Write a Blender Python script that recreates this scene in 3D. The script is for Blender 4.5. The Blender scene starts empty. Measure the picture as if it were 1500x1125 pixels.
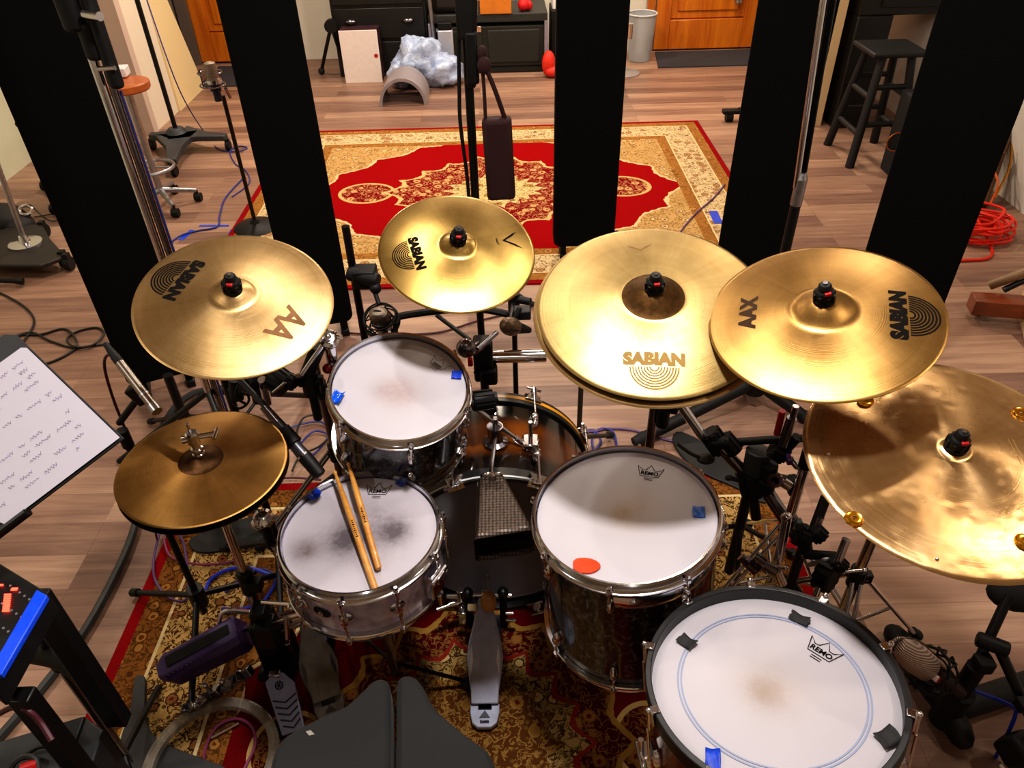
import bpy, bmesh, math, random
from mathutils import Vector as V, Matrix, Euler
random.seed(7)
S = bpy.context.scene
COL = S.collection
PI = math.pi
rad = math.radians

# ------------------------------------------------------------------ camera
TH, FPX, RHO, CH = rad(37.9), 1095.0, rad(1.6), 1.93
FWD = V((0, math.cos(TH), -math.sin(TH)))
UP0 = V((0, math.sin(TH), math.cos(TH)))
RIGHT = V((1, 0, 0)) * math.cos(RHO) - UP0 * math.sin(RHO)
UPV = UP0 * math.cos(RHO) + V((1, 0, 0)) * math.sin(RHO)
EYE = V((0, 0, CH))
cam = bpy.data.cameras.new('camera'); cam.sensor_width = 36; cam.lens = FPX / 1500 * 36
cam.clip_start = .02
co = bpy.data.objects.new('camera', cam); COL.objects.link(co)
m3 = Matrix((RIGHT, UPV, -FWD)).transposed()
co.matrix_world = Matrix.Translation(EYE) @ m3.to_4x4()
S.camera = co


def ray(px, py):
    return FWD + RIGHT * ((px - 750) / FPX) - UPV * ((py - 562.5) / FPX)


def P(px, py, h=0.0):            # where the sight line through a photo point meets height h
    d = ray(px, py)
    return EYE + d * ((h - CH) / d.z)


def PY(px, py, Y):               # ... meets the distance Y from the camera
    d = ray(px, py)
    return EYE + d * (Y / d.y)


# ------------------------------------------------------------------ shader helpers
class NT:
    def __init__(s, name):
        s.m = bpy.data.materials.new(name); s.m.use_nodes = True
        s.t = s.m.node_tree; s.t.nodes.clear()
        s.out = s.n('ShaderNodeOutputMaterial')
        s.b = s.n('ShaderNodeBsdfPrincipled')
        s.t.links.new(s.b.outputs[0], s.out.inputs[0])

    def n(s, typ, **k):
        nd = s.t.nodes.new(typ)
        for a, v in k.items(): setattr(nd, a, v)
        return nd

    def put(s, sock, val):
        if hasattr(val, 'is_output'): s.t.links.new(val, sock)
        elif isinstance(val, X): s.t.links.new(val.s, sock)
        else: sock.default_value = val

    def math(s, op, a, b=0.0, c=None):
        nd = s.n('ShaderNodeMath', operation=op)
        s.put(nd.inputs[0], a); s.put(nd.inputs[1], b)
        if c is not None: s.put(nd.inputs[2], c)
        return X(s, nd.outputs[0])

    def coord(s, which='Object'):
        return s.n('ShaderNodeTexCoord').outputs[which]

    def xyz(s, vec):
        nd = s.n('ShaderNodeSeparateXYZ'); s.put(nd.inputs[0], vec)
        return [X(s, o) for o in nd.outputs]

    def vec(s, x, y, z=0.0):
        nd = s.n('ShaderNodeCombineXYZ')
        for i, v in enumerate((x, y, z)): s.put(nd.inputs[i], v)
        return nd.outputs[0]

    def mapping(s, vec, scale=(1, 1, 1), loc=(0, 0, 0), rot=(0, 0, 0)):
        nd = s.n('ShaderNodeMapping'); s.put(nd.inputs[0], vec)
        nd.inputs[1].default_value = loc; nd.inputs[2].default_value = rot; nd.inputs[3].default_value = scale
        return nd.outputs[0]

    def noise(s, vec, scale, detail=3, rough=.5, dist=0.0):
        nd = s.n('ShaderNodeTexNoise'); s.put(nd.inputs['Vector'], vec)
        nd.inputs['Scale'].default_value = scale; nd.inputs['Detail'].default_value = detail
        nd.inputs['Roughness'].default_value = rough; nd.inputs['Distortion'].default_value = dist
        return X(s, nd.outputs[0]), nd.outputs[1]

    def voro(s, vec, scale, feature='F1', rand=1.0):
        nd = s.n('ShaderNodeTexVoronoi', feature=feature); s.put(nd.inputs['Vector'], vec)
        nd.inputs['Scale'].default_value = scale; nd.inputs['Randomness'].default_value = rand
        return X(s, nd.outputs['Distance']), (nd.outputs['Color'] if feature != 'DISTANCE_TO_EDGE' else None)

    def ramp(s, fac, stops, interp='LINEAR'):
        nd = s.n('ShaderNodeValToRGB'); s.put(nd.inputs[0], fac)
        r = nd.color_ramp; r.interpolation = interp
        while len(r.elements) < len(stops): r.elements.new(0.5)
        for e, (p, c) in zip(r.elements, stops): e.position = p; e.color = (*c, 1) if len(c) == 3 else c
        return nd.outputs[0]

    def mix(s, fac, a, b, blend='MIX'):
        nd = s.n('ShaderNodeMix', data_type='RGBA', blend_type=blend, clamp_factor=True)
        s.put(nd.inputs[0], fac)
        for i, v in ((6, a), (7, b)):
            s.put(nd.inputs[i], (*v, 1) if isinstance(v, tuple) and len(v) == 3 else v)
        return nd.outputs[2]

    def bump(s, h, strength=.3, dist=.002):
        nd = s.n('ShaderNodeBump'); s.put(nd.inputs['Height'], h)
        nd.inputs['Strength'].default_value = strength; nd.inputs['Distance'].default_value = dist
        s.put(s.b.inputs['Normal'], nd.outputs[0]); return nd

    def set(s, **k):
        names = dict(col='Base Color', rough='Roughness', metal='Metallic', spec='Specular IOR Level', trans='Transmission Weight',
                     alpha='Alpha', aniso='Anisotropic', coat='Coat Weight', emit='Emission Color', power='Emission Strength',
                     sheen='Sheen Weight', ior='IOR', tangent='Tangent', coatr='Coat Roughness', sub='Subsurface Weight')
        for a, v in k.items():
            if isinstance(v, tuple) and len(v) == 3: v = (*v, 1)
            s.put(s.b.inputs[names[a]], v)
        return s


class X:
    def __init__(s, nt, sock): s.nt, s.s = nt, sock
    def __add__(s, o): return s.nt.math('ADD', s, o)
    __radd__ = __add__
    def __sub__(s, o): return s.nt.math('SUBTRACT', s, o)
    def __rsub__(s, o): return s.nt.math('SUBTRACT', o, s)
    def __mul__(s, o): return s.nt.math('MULTIPLY', s, o)
    __rmul__ = __mul__
    def __truediv__(s, o): return s.nt.math('DIVIDE', s, o)
    def __pow__(s, o): return s.nt.math('POWER', s, o)
    def __lt__(s, o): return s.nt.math('LESS_THAN', s, o)
    def __gt__(s, o): return s.nt.math('GREATER_THAN', s, o)
    def abs(s): return s.nt.math('ABSOLUTE', s)
    def min(s, o): return s.nt.math('MINIMUM', s, o)
    def max(s, o): return s.nt.math('MAXIMUM', s, o)
    def sin(s): return s.nt.math('SINE', s)
    def sstep(s, a, b):
        nd = s.nt.n('ShaderNodeMapRange', interpolation_type='SMOOTHSTEP')
        s.nt.put(nd.inputs[0], s); nd.inputs[1].default_value = a; nd.inputs[2].default_value = b
        return X(s.nt, nd.outputs[0])


def srgb(r, g=None, b=None):
    if g is None: r, g, b = (int(r[i:i + 2], 16) for i in (0, 2, 4))
    f = lambda c: (c / 255 / 12.92 if c / 255 <= .04045 else ((c / 255 + .055) / 1.055) ** 2.4)
    return (f(r), f(g), f(b))


MATS = {}


def mat(name, col, rough=.5, metal=0.0, var=.12, scale=25, bump=0.0, **k):
    """Plain surface with gentle procedural mottling in colour and roughness."""
    if name in MATS: return MATS[name]
    t = NT(name)
    n, _ = t.noise(t.coord(), scale, 4)
    c = srgb(col)
    lo = tuple(x * (1 - var) for x in c); hi = tuple(min(1, x * (1 + var)) for x in c)
    t.set(col=t.ramp(n, [(.3, lo), (.7, hi)]), rough=n * (rough * .3) + rough * .85, metal=metal, **k)
    if bump: t.bump(n, bump, .002)
    MATS[name] = t.m
    return t.m


CHROME = mat('chrome', 'd8d8de', .14, 1.0, .05, 40)
DCHROME = mat('dark chrome', '8a868c', .22, 1.0, .1, 30)
STEEL = mat('brushed steel', 'a9a9ae', .38, 1.0, .12, 60)
BLK = mat('black metal', '0c0c0e', .42, 0.0, .3, 30, spec=.4)
BLKP = mat('black plastic', '0d0d0f', .55, 0.0, .25, 40, spec=.35)
RUB = mat('black rubber', '0e0e0f', .75, 0.0, .25, 50)
FAB = mat('black fabric', '0a0a0b', .95, 0.0, .3, 300, bump=.2, spec=.15)
FELT = mat('black felt', '17171a', 1.0, 0.0, .3, 400, bump=.4)
RED = mat('red plastic', 'b31218', .4)
GOLD = mat('polished brass', 'f0b040', .2, 1.0, .08)
WHT = mat('white plastic', 'd8d4d6', .45, 0, .05)


# ------------------------------------------------------------------ geometry collector
def frame_z(d, up=None):
    d = V(d).normalized()
    u = V(up) if up is not None else (V((0, 0, 1)) if abs(d.z) < .95 else V((0, 1, 0)))
    x = u.cross(d)
    if x.length < 1e-6: x = V((1, 0, 0)).cross(d)
    x.normalize(); y = d.cross(x)
    return Matrix((x, y, d)).transposed()


def at(p, d=None, rot=None):
    M = Matrix.Translation(V(p))
    if d is not None: M = M @ frame_z(d).to_4x4()
    if rot is not None: M = M @ Euler(rot).to_matrix().to_4x4()
    return M


def catmull(pts, n=6, closed=False):
    pts = [V(p) for p in pts]
    if len(pts) < 3: return pts
    out = []; N = len(pts)
    rng = range(N) if closed else range(N - 1)
    for i in rng:
        g = (lambda k: pts[k % N]) if closed else (lambda k: pts[max(0, min(N - 1, k))])
        a, b, c, d = g(i - 1), g(i), g(i + 1), g(i + 2)
        for k in range(n):
            t = k / n
            out.append(.5 * ((2 * b) + (c - a) * t + (2 * a - 5 * b + 4 * c - d) * t * t + (3 * b - a - 3 * c + d) * t ** 3))
    if not closed: out.append(pts[-1])
    return out


class G:
    def __init__(s): s.v = []; s.f = []

    def rosette(s, a, b, r, teeth=10):
        """ridged clamp knob between two points"""
        a, b = V(a), V(b); L = (b - a).length; M = at(a, b - a)
        s.lathe([(0, 0), (r * .8, 0), (r * .92, L * .12), (r * .92, L * .88), (r * .8, L), (0, L)], M, 20)
        for k in range(teeth):
            q = Matrix.Rotation(2 * PI * k / teeth, 4, 'Z')
            g = G().box((r * .9, 0, L / 2), (r * .26, r * .3, L * .9)); s.add(g.v, g.f, M @ q)
        return s

    def add(s, vs, fs, M=None):
        o = len(s.v)
        s.v += [tuple(M @ V(v)) if M is not None else tuple(v) for v in vs]
        s.f += [tuple(i + o for i in f) for f in fs]
        return s

    def lathe(s, prof, M=None, seg=32):
        vs = []; fs = []; rings = []
        for r, z in prof:
            if r < 1e-7: rings.append([len(vs)]); vs.append((0, 0, z))
            else:
                rings.append(list(range(len(vs), len(vs) + seg)))
                vs += [(r * math.cos(2 * PI * i / seg), r * math.sin(2 * PI * i / seg), z) for i in range(seg)]
        for a, b in zip(rings, rings[1:]):
            for i in range(seg):
                j = (i + 1) % seg
                if len(a) == 1 and len(b) == 1: continue
                if len(a) == 1: fs.append((a[0], b[i], b[j]))
                elif len(b) == 1: fs.append((a[i], b[0], a[j]))
                else: fs.append((a[i], b[i], b[j], a[j]))
        return s.add(vs, fs, M)

    def rod(s, a, b, r0, r1=None, seg=14):
        a, b = V(a), V(b); r1 = r0 if r1 is None else r1; L = (b - a).length
        return s.lathe([(0, 0), (r0, 0), (r1, L), (0, L)], at(a, b - a), seg)

    def tube(s, pts, r, seg=8, n=6, closed=False, raw=False, flat=1.0):
        q = [V(p) for p in pts] if raw else catmull(pts, n, closed)
        N = len(q); vs = []; fs = []
        nx = None
        for i in range(N):
            t = (q[(i + 1) % N] - q[i - 1]) if closed else (q[min(i + 1, N - 1)] - q[max(i - 1, 0)])
            if t.length < 1e-9: t = V((0, 0, 1))
            t.normalize()
            if nx is None:
                nx = V((0, 0, 1)).cross(t)
                if nx.length < .1: nx = V((1, 0, 0)).cross(t)
            nx = (nx - t * nx.dot(t)).normalized(); ny = t.cross(nx)
            rr = r[min(int(i * len(r) / N), len(r) - 1)] if isinstance(r, (list, tuple)) else r
            vs += [q[i] + nx * (rr * math.cos(2 * PI * k / seg)) + ny * (rr * flat * math.sin(2 * PI * k / seg)) for k in range(seg)]
        for i in range(N if closed else N - 1):
            for k in range(seg):
                a, b = i * seg, ((i + 1) % N) * seg; l = (k + 1) % seg
                fs.append((a + k, a + l, b + l, b + k))
        if not closed: fs += [tuple(range(seg))[::-1], tuple((N - 1) * seg + k for k in range(seg))]
        return s.add(vs, fs)

    def box(s, c, size, M=None, taper=1.0):
        x, y, z = (d / 2 for d in size)
        vs = [(sx * x * (taper if sz > 0 else 1), sy * y * (taper if sz > 0 else 1), sz * z) for sz in (-1, 1) for sy in (-1, 1) for sx in (-1, 1)]
        fs = [(0, 2, 3, 1), (4, 5, 7, 6), (0, 1, 5, 4), (2, 6, 7, 3), (0, 4, 6, 2), (1, 3, 7, 5)]
        T = Matrix.Translation(V(c)); T = T @ M if M is not None else T
        return s.add(vs, fs, T)

    def prism(s, poly, z0, z1, M=None):
        n = len(poly)
        vs = [(p[0], p[1], z0) for p in poly] + [(p[0], p[1], z1) for p in poly]
        fs = [tuple(range(n))[::-1], tuple(range(n, 2 * n))] + [(i, (i + 1) % n, n + (i + 1) % n, n + i) for i in range(n)]
        return s.add(vs, fs, M)

    def ball(s, c, r, M=None, seg=16, rings=9):
        r = (r, r, r) if not isinstance(r, (tuple, list)) else r
        g = G().lathe([(math.sin(PI * i / rings), -math.cos(PI * i / rings)) for i in range(rings + 1)], None, seg)
        T = Matrix.Translation(V(c)); T = T @ M if M is not None else T
        return s.add(g.v, g.f, T @ Matrix.Diagonal((*r, 1)))

    def torus(s, c, R, r, M=None, seg=40, k=8, flat=1.0):
        g = G().lathe([(R + r * math.cos(2 * PI * i / k), r * flat * math.sin(2 * PI * i / k)) for i in range(k)] + [(R + r, 0)], None, seg)
        T = Matrix.Translation(V(c)); T = T @ M if M is not None else T
        return s.add(g.v, g.f, T)

    def sheet(s, fn, nu, nv, M=None):
        vs = [fn(i / nu, j / nv) for j in range(nv + 1) for i in range(nu + 1)]
        w = nu + 1
        fs = [(j * w + i, j * w + i + 1, (j + 1) * w + i + 1, (j + 1) * w + i) for j in range(nv) for i in range(nu)]
        return s.add(vs, fs, M)

    def map(s, fn): s.v = [tuple(fn(V(v))) for v in s.v]; return s


RM = {}          # matrices of the Empties


def thing(name, label, cat, loc=(0, 0, 0), R=None, group=None, kind=None):
    o = bpy.data.objects.new(name, None); COL.objects.link(o)
    o.empty_display_size = .05
    M = Matrix.Translation(V(loc))
    if R is not None: M = M @ (R.to_4x4() if not isinstance(R, tuple) else Euler(R).to_matrix().to_4x4())
    o.matrix_world = M; RM[o.name] = M
    return tag(o, label, cat, group, kind)


def tag(o, label=None, cat=None, group=None, kind=None):
    for k, v in (('label', label), ('category', cat), ('group', group), ('kind', kind)):
        if v: o[k] = v
    return o


SPLIT = {'clamp_body', 'boom_tube', 'wing_bolt', 'lug', 'side_inlay', 'chevron_ridges', 'rod', 'chain', 'caster', 'leg', 'mic_body', 'tension_rod', 'seat_pan', 'hinge', 'clamp', 'panel_print', 'wheel', 'edge'}


def islands(g):
    """connected pieces, merged again where their boxes touch"""
    up = list(range(len(g.v)))
    def find(i):
        while up[i] != i: up[i] = up[up[i]]; i = up[i]
        return i
    for f in g.f:
        a = find(f[0])
        for k in f[1:]: up[find(k)] = a
    grp = {}
    for i in range(len(g.v)): grp.setdefault(find(i), []).append(i)
    bx = [(ids, [min(g.v[i][k] for i in ids) - .002 for k in range(3)], [max(g.v[i][k] for i in ids) + .002 for k in range(3)]) for ids in grp.values()]
    out = []
    for b in bx:
        hit = [o for o in out if any(all(b[1][k] <= q[2][k] and q[1][k] <= b[2][k] for k in range(3)) for q in o)]
        new = [b]
        for o in hit: new += o; out.remove(o)
        out.append(new)
    res = []
    for o in out:
        ids = sorted(i for b in o for i in b[0]); mp = {v: k for k, v in enumerate(ids)}
        q = G(); q.v = [g.v[i] for i in ids]; q.f = [tuple(mp[i] for i in f) for f in g.f if f[0] in mp]
        res.append(q)
    return res


def obj(name, g, material, parent=None, world=False, label=None, bev=0.0, angle=35, solid=0.0, sub=0, recalc=True):
    if parent is not None and name in SPLIT:
        ps = islands(g)
        if len(ps) > 1:
            return [obj_(name, q, material, parent, world, label, bev, angle, solid, sub, recalc) for q in ps][0]
    return obj_(name, g, material, parent, world, label, bev, angle, solid, sub, recalc)


def obj_(name, g, material, parent=None, world=False, label=None, bev=0.0, angle=35, solid=0.0, sub=0, recalc=True):
    """ONE mesh object; with world=True the shape is given in room coordinates."""
    me = bpy.data.meshes.new(name)
    vs = g.v
    root = parent
    inv = None
    if world and parent is not None:
        inv = RM[parent.name].inverted()
        vs = [tuple(inv @ V(v)) for v in vs]
    off = V((0, 0, 0))
    if parent is None:      # origin at the middle of the foot
        xs, ys, zs = zip(*vs)
        off = V(((min(xs) + max(xs)) / 2, (min(ys) + max(ys)) / 2, min(zs)))
        vs = [tuple(V(v) - off) for v in vs]
    me.from_pydata(vs, [], g.f)
    if recalc:
        bm = bmesh.new(); bm.from_mesh(me); bmesh.ops.recalc_face_normals(bm, faces=bm.faces[:]); bm.to_mesh(me); bm.free()
    me.polygons.foreach_set('use_smooth', [True] * len(me.polygons))
    me.set_sharp_from_angle(angle=rad(angle))
    me.materials.append(material)
    o = bpy.data.objects.new(name, me); COL.objects.link(o)
    if parent is not None:
        o.parent = parent; RM[o.name] = RM[parent.name]
    else:
        o.location = off; RM[o.name] = Matrix.Translation(off)
    if bev:
        b = o.modifiers.new('bevel', 'BEVEL'); b.width = bev; b.segments = 2; b.limit_method = 'ANGLE'; b.angle_limit = rad(40)
    if solid:
        b = o.modifiers.new('solid', 'SOLIDIFY'); b.thickness = solid; b.offset = 0
    if sub:
        b = o.modifiers.new('sub', 'SUBSURF'); b.levels = sub; b.render_levels = sub
    if label: o['label'] = label
    return o


def struct(name, g, material, **k):
    return tag(obj(name, g, material, **k), kind='structure')


def dup(src, loc, R=None, label=None):
    r = src.copy(); COL.objects.link(r)
    M = Matrix.Translation(V(loc))
    if R is not None: M = M @ Euler(R).to_matrix().to_4x4()
    r.matrix_world = M; RM[r.name] = M
    if label: r['label'] = label
    for ch in list(src.children):
        c = ch.copy(); COL.objects.link(c); c.parent = r
        for gch in list(ch.children):
            d = gch.copy(); COL.objects.link(d); d.parent = c
    return r


def textg(s, size, bold=0.0, align='CENTER', shear=0.0):
    """Flat lettering as a G in the xy plane."""
    cu = bpy.data.curves.new('lettering', 'FONT'); cu.body = s; cu.size = size; cu.align_x = align; cu.align_y = 'CENTER'
    cu.offset = bold; cu.fill_mode = 'FRONT'; cu.shear = shear
    cu.resolution_u = 4
    o = bpy.data.objects.new('lettering', cu); COL.objects.link(o)
    dg = bpy.context.evaluated_depsgraph_get(); dg.update()
    me = o.evaluated_get(dg).to_mesh()
    g = G().add([tuple(v.co) for v in me.vertices], [tuple(p.vertices) for p in me.polygons])
    o.evaluated_get(dg).to_mesh_clear()
    bpy.data.objects.remove(o); bpy.data.curves.remove(cu)
    return g


def stroke(pts, w, closed=False):
    """Flat ribbon of width w along 2D points."""
    g = G(); N = len(pts); q = [V((p[0], p[1])) for p in pts]; vs = []
    for i in range(N):
        t = (q[(i + 1) % N] - q[i - 1]) if closed else (q[min(i + 1, N - 1)] - q[max(0, i - 1)])
        t.normalize(); nrm = V((-t.y, t.x))
        vs += [(*(q[i] + nrm * w / 2), 0), (*(q[i] - nrm * w / 2), 0)]
    fs = [(2 * i, 2 * i + 1, 2 * ((i + 1) % N) + 1, 2 * ((i + 1) % N)) for i in range(N if closed else N - 1)]
    return g.add(vs, fs)
# ------------------------------------------------------------------ special surfaces
def floor_mat():
    t = NT('oak plank floor'); c = t.coord()
    br = t.n('ShaderNodeTexBrick', offset=.37, offset_frequency=2)
    t.put(br.inputs['Vector'], c)
    for k, v in (('Scale', 1.0), ('Mortar Size', .0016), ('Mortar Smooth', .2), ('Bias', 0.0), ('Brick Width', 1.22), ('Row Height', .139)):
        br.inputs[k].default_value = v
    br.inputs['Color1'].default_value = (0, 0, 0, 1); br.inputs['Color2'].default_value = (1, 1, 1, 1); br.inputs['Mortar'].default_value = (.5, .5, .5, 1)
    x, y, z = t.xyz(c)
    row = t.math('FLOOR', y / .139)
    cell = t.n('ShaderNodeTexWhiteNoise', noise_dimensions='2D')
    shift = row - t.math('FLOOR', row / 2.0) * 2.0
    t.put(cell.inputs['Vector'], t.vec(t.math('FLOOR', (x + shift * .4514) / 1.22), row))
    rnd = X(t, cell.outputs['Value'])
    n1, _ = t.noise(t.mapping(t.vec(x + rnd * 9.0, y * 1.0 + rnd * 5.0, rnd * 20.0), (1.3, 16, 1)), 1.6, 5, .6, .6)
    n2, _ = t.noise(t.mapping(c, (3, 110, 1)), 1.0, 3, .6)
    v = rnd * .34 + n1 * .62 + n2 * .16 - .06
    col = t.ramp(v, [(.2, srgb('5f463c')), (.4, srgb('7f6153')), (.58, srgb('997966')), (.8, srgb('b8977f'))])
    mort = X(t, br.outputs['Fac'])
    col = t.mix(mort * .45, col, srgb('5f4536'))
    t.set(col=col, rough=n2 * .12 + .36, spec=.4)
    t.bump(n2 * .25 - mort, .25, .0015)
    return t.m


def rug_mat(name, hx, hy, a, b, dark, p=1.45):
    t = NT(name); c = t.coord(); x, y, z = t.xyz(c)
    ax, ay = x.abs(), y.abs()
    d = (hx - ax).min(hy - ay)
    th = t.math('ARCTAN2', y * (a / b), x)
    q0 = (((ax / a) ** p) + ((ay / b) ** p)) ** (1 / p)
    wob, _ = t.noise(c, 22, 2)
    q = q0 + (th * 9.0).sin().abs() * .07 + (wob - .5) * .05
    # florals: rosettes with outlines, leaves, vines
    v1, k1 = t.voro(c, 20 if dark else 15, 'F1', .85); v2, k2 = t.voro(c, 52 if dark else 40, 'F1', 1.0)
    n1, _ = t.noise(c, 30 if dark else 20, 3, .6, 1.4); n3, _ = t.noise(c, 60, 2)
    vine = (((n1 - .5).abs()) < (.035 if dark else .02))
    r1, g1, b1 = t.xyz(k1); r2, g2, b2 = t.xyz(k2)
    pet = v1 + (n3 - .5) * .25

    def flor(ground, flower, core, line, leaf):
        col = t.mix((v2 < .3) * (r2 > .45), ground, leaf)
        col = t.mix(vine, col, line)
        col = t.mix((pet < .36) * (r1 > .3), col, line)
        col = t.mix((pet < .29) * (r1 > .3), col, flower)
        col = t.mix((pet < .14) * (r1 > .3), col, core)
        return col
    S_ = lambda h: srgb(h)
    red, dred = (S_('9a0208'), S_('7d0a10')) if not dark else (S_('6a060a'), S_('50080c'))
    cream = flor(S_('d9bf92'), S_('b58a5c'), S_('9a6a48'), S_('7d5a3c'), S_('a58a58')) if not dark else flor(S_('c9a468'), S_('8f5e38'), S_('6d2e22'), S_('4d3018'), S_('6e5a30'))
    gold = flor(S_('c7a067'), S_('d9bd8a'), S_('8c5a40'), S_('8a6438'), S_('a07c48')) if not dark else flor(S_('8f6430'), S_('b08a4e'), S_('5c2a1c'), S_('4a3016'), S_('6b4a20'))
    tan = flor(S_('a8733a'), S_('bd8c50'), S_('8c5a30'), S_('7b5228'), S_('93662f')) if not dark else flor(S_('8e5c2a'), S_('a8763c'), S_('6a3a1c'), S_('59371a'), S_('6d4820'))
    inner = flor(dred, S_('c8a06a'), S_('8e2a22'), S_('c79b66'), S_('a8584a')) if not dark else flor(dred, S_('9a6a34'), S_('6a2018'), S_('8a6030'), S_('6a3a20'))
    med = flor(S_('d8bf86'), S_('a98a4a'), S_('8a3a2e'), S_('775630'), S_('a08a50')) if not dark else flor(S_('a88a54'), S_('c8ac74'), S_('5c3a20'), S_('4a3218'), S_('6e5a30'))
    field = flor(gold, S_('cfae72'), S_('8a3a2c'), S_('6b4b2c'), S_('83683a'))
    col = t.mix(q < 1.12, gold, red)
    col = t.mix((q > 1.12) * (q < 1.14), col, S_('d9c190'))
    # pendants at both ends of the long axis
    pq = ((((ax - a * .76) / (a * .16)) ** 2.0) + ((y / (b * .17)) ** 2.0)) ** .5 + (th * 14.0).sin() * .02
    col = t.mix(pq < 1.0, col, inner); col = t.mix((pq > .92) * (pq < 1.05), col, S_('cfae72'))
    qa, qb = (.70, .52) if dark else (.66, .34)
    col = t.mix(q < qa, col, inner); col = t.mix((q > qa - .02) * (q < qa + .01), col, S_('d3b47a' if not dark else 'a8803e'))
    col = t.mix(q < qb, col, med); col = t.mix((q > qb - .015) * (q < qb + .012), col, S_('8a2a22'))
    if dark: col = t.mix(q < .40, col, flor(S_('5a3418'), S_('8a6230'), S_('5a2018'), S_('94703a'), S_('6e5426')))
    k = .9 if not dark else 1.0
    for lim, cc in ((.41 * k, tan), (.335 * k, S_('e0c998')), (.325 * k, cream), (.125 * k, S_('e0c998')), (.115 * k, tan), (.034, S_('8f0c14'))):
        col = t.mix(d < lim, col, cc)
    nf, _ = t.noise(c, 240, 2)
    col = t.mix(nf * .35, col, (0.0, 0.0, 0.0))
    t.set(col=col, rough=.95, spec=.06)
    t.bump(nf, .5, .003)
    return t.m


def cymbal_mat(name, base, dark, rough=.3, grooves=1.0, bell=None, bell_r=0.0, dents=0.0, blotch=.5, aniso=.65, metal=.9):
    t = NT(name); c = t.coord(); x, y, z = t.xyz(c)
    r = (x * x + y * y) ** .5
    n1, _ = t.noise(c, 9, 4, .6)
    ring, _ = t.noise(t.vec(r * 60.0, 0.0, 0.0), 1.0, 4, .7)
    ring2, _ = t.noise(t.vec(r * 520.0, 0.0, 0.0), 1.0, 2, .6)
    th = t.math('ARCTAN2', y, x)
    fan, _ = t.noise(t.vec(t.math('SINE', th) * 7.0, t.math('COSINE', th) * 7.0, r * 2.0), 1.5, 4, .6)
    f = n1 * blotch + ring * .35 + fan * .3 - .1
    col = t.ramp(f, [(.2, srgb(dark)), (.75, srgb(base))])
    rg = n1 * .12 + rough - .02
    if bell:
        k = (r < bell_r)
        nb, _ = t.noise(c, 60, 4, .7)
        col = t.mix(k, col, t.ramp(nb, [(.3, srgb(bell)), (.7, srgb(tuple_mul(bell, 1.7)))]))
        rg = rg + k * .2
    t.set(col=col, metal=metal, rough=rg, aniso=aniso)
    tg = t.n('ShaderNodeTangent', direction_type='RADIAL', axis='Z')
    t.put(t.b.inputs['Tangent'], tg.outputs[0])
    h = ring2 * (grooves if not dents else .12)
    if dents:
        vd, _ = t.voro(c, 30, 'SMOOTH_F1'); nd_, _ = t.noise(c, 20, 2)
        h = h + (vd.sstep(.0, .5) * .35 + nd_ * .75) * dents
    t.bump(h, .22 if not dents else .3, .0012 if not dents else .0035)
    return t.m


def tuple_mul(h, k):
    return ''.join('%02x' % min(255, int(int(h[i:i + 2], 16) * k)) for i in (0, 2, 4))


def head_mat(name, spots, base='bcb7be'):
    """White coated drum head with stick wear: spots = (x, y, radius, strength, colour)."""
    t = NT(name); c = t.coord(); x, y, z = t.xyz(c)
    n1, _ = t.noise(c, 70, 5, .75); n2, _ = t.noise(c, 14, 4, .6)
    col = t.mix(n2 * .25, srgb(base), srgb('aca7af'))
    for sx, sy, sr, st, sc in spots:
        d2 = ((x - sx) * (x - sx) + (y - sy) * (y - sy)) / (sr * sr)
        g = t.math('POWER', 2.718, d2 * -1.0)
        col = t.mix((g * (n1 * 1.3 + n2 * .7 - .12) * st).min(.9), col, srgb(sc))
    t.set(col=col, rough=.55, spec=.35)
    t.bump(n1, .12, .0006)
    return t.m


def pearl_mat(name, a, b, c_, scale=22, rough=.16):
    t = NT(name); c = t.coord()
    n, _ = t.noise(t.mapping(c, (1, 1, .6)), scale, 4, .55, 1.6)
    v, k = t.voro(c, scale * 2.2, 'SMOOTH_F1')
    t.set(col=t.ramp(n * .8 + v * .35, [(.35, srgb(a)), (.55, srgb(b)), (.78, srgb(c_))]), rough=rough, coat=.6, coatr=.05, metal=.15)
    return t.m


def wood_mat(name, a, b, axis='z', rough=.35, knots=False, coat=.3, scale=1.0):
    t = NT(name); c = t.coord()
    sc = {'z': (14, 14, 1.2), 'x': (1.2, 14, 14), 'y': (14, 1.2, 14)}[axis]
    n, _ = t.noise(t.mapping(c, tuple(s * scale for s in sc)), 1.0, 5, .6, 1.0)
    col = t.ramp(n, [(.3, srgb(a)), (.7, srgb(b))])
    if knots:
        kx, ky, kz = t.xyz(t.mapping(c, (1, .2, 1)))
        v, _ = t.voro(t.mapping(c, (3.0, .01, 2.6)), 1.0)
        col = t.mix((1.0 - v.sstep(.03, .11)) * .75, col, srgb('6a2c08'))
    t.set(col=col, rough=rough, coat=coat)
    t.bump(n, .08, .001)
    return t.m


def wall_mat(name, col, var=.03):
    t = NT(name); c = t.coord(); n, _ = t.noise(c, 3, 3); n2, _ = t.noise(c, 160, 2)
    k = srgb(col)
    t.set(col=t.ramp(n, [(.3, tuple(x * (1 - var) for x in k)), (.7, k)]), rough=.8, spec=.2)
    t.bump(n2, .12, .001)
    return t.m


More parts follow.
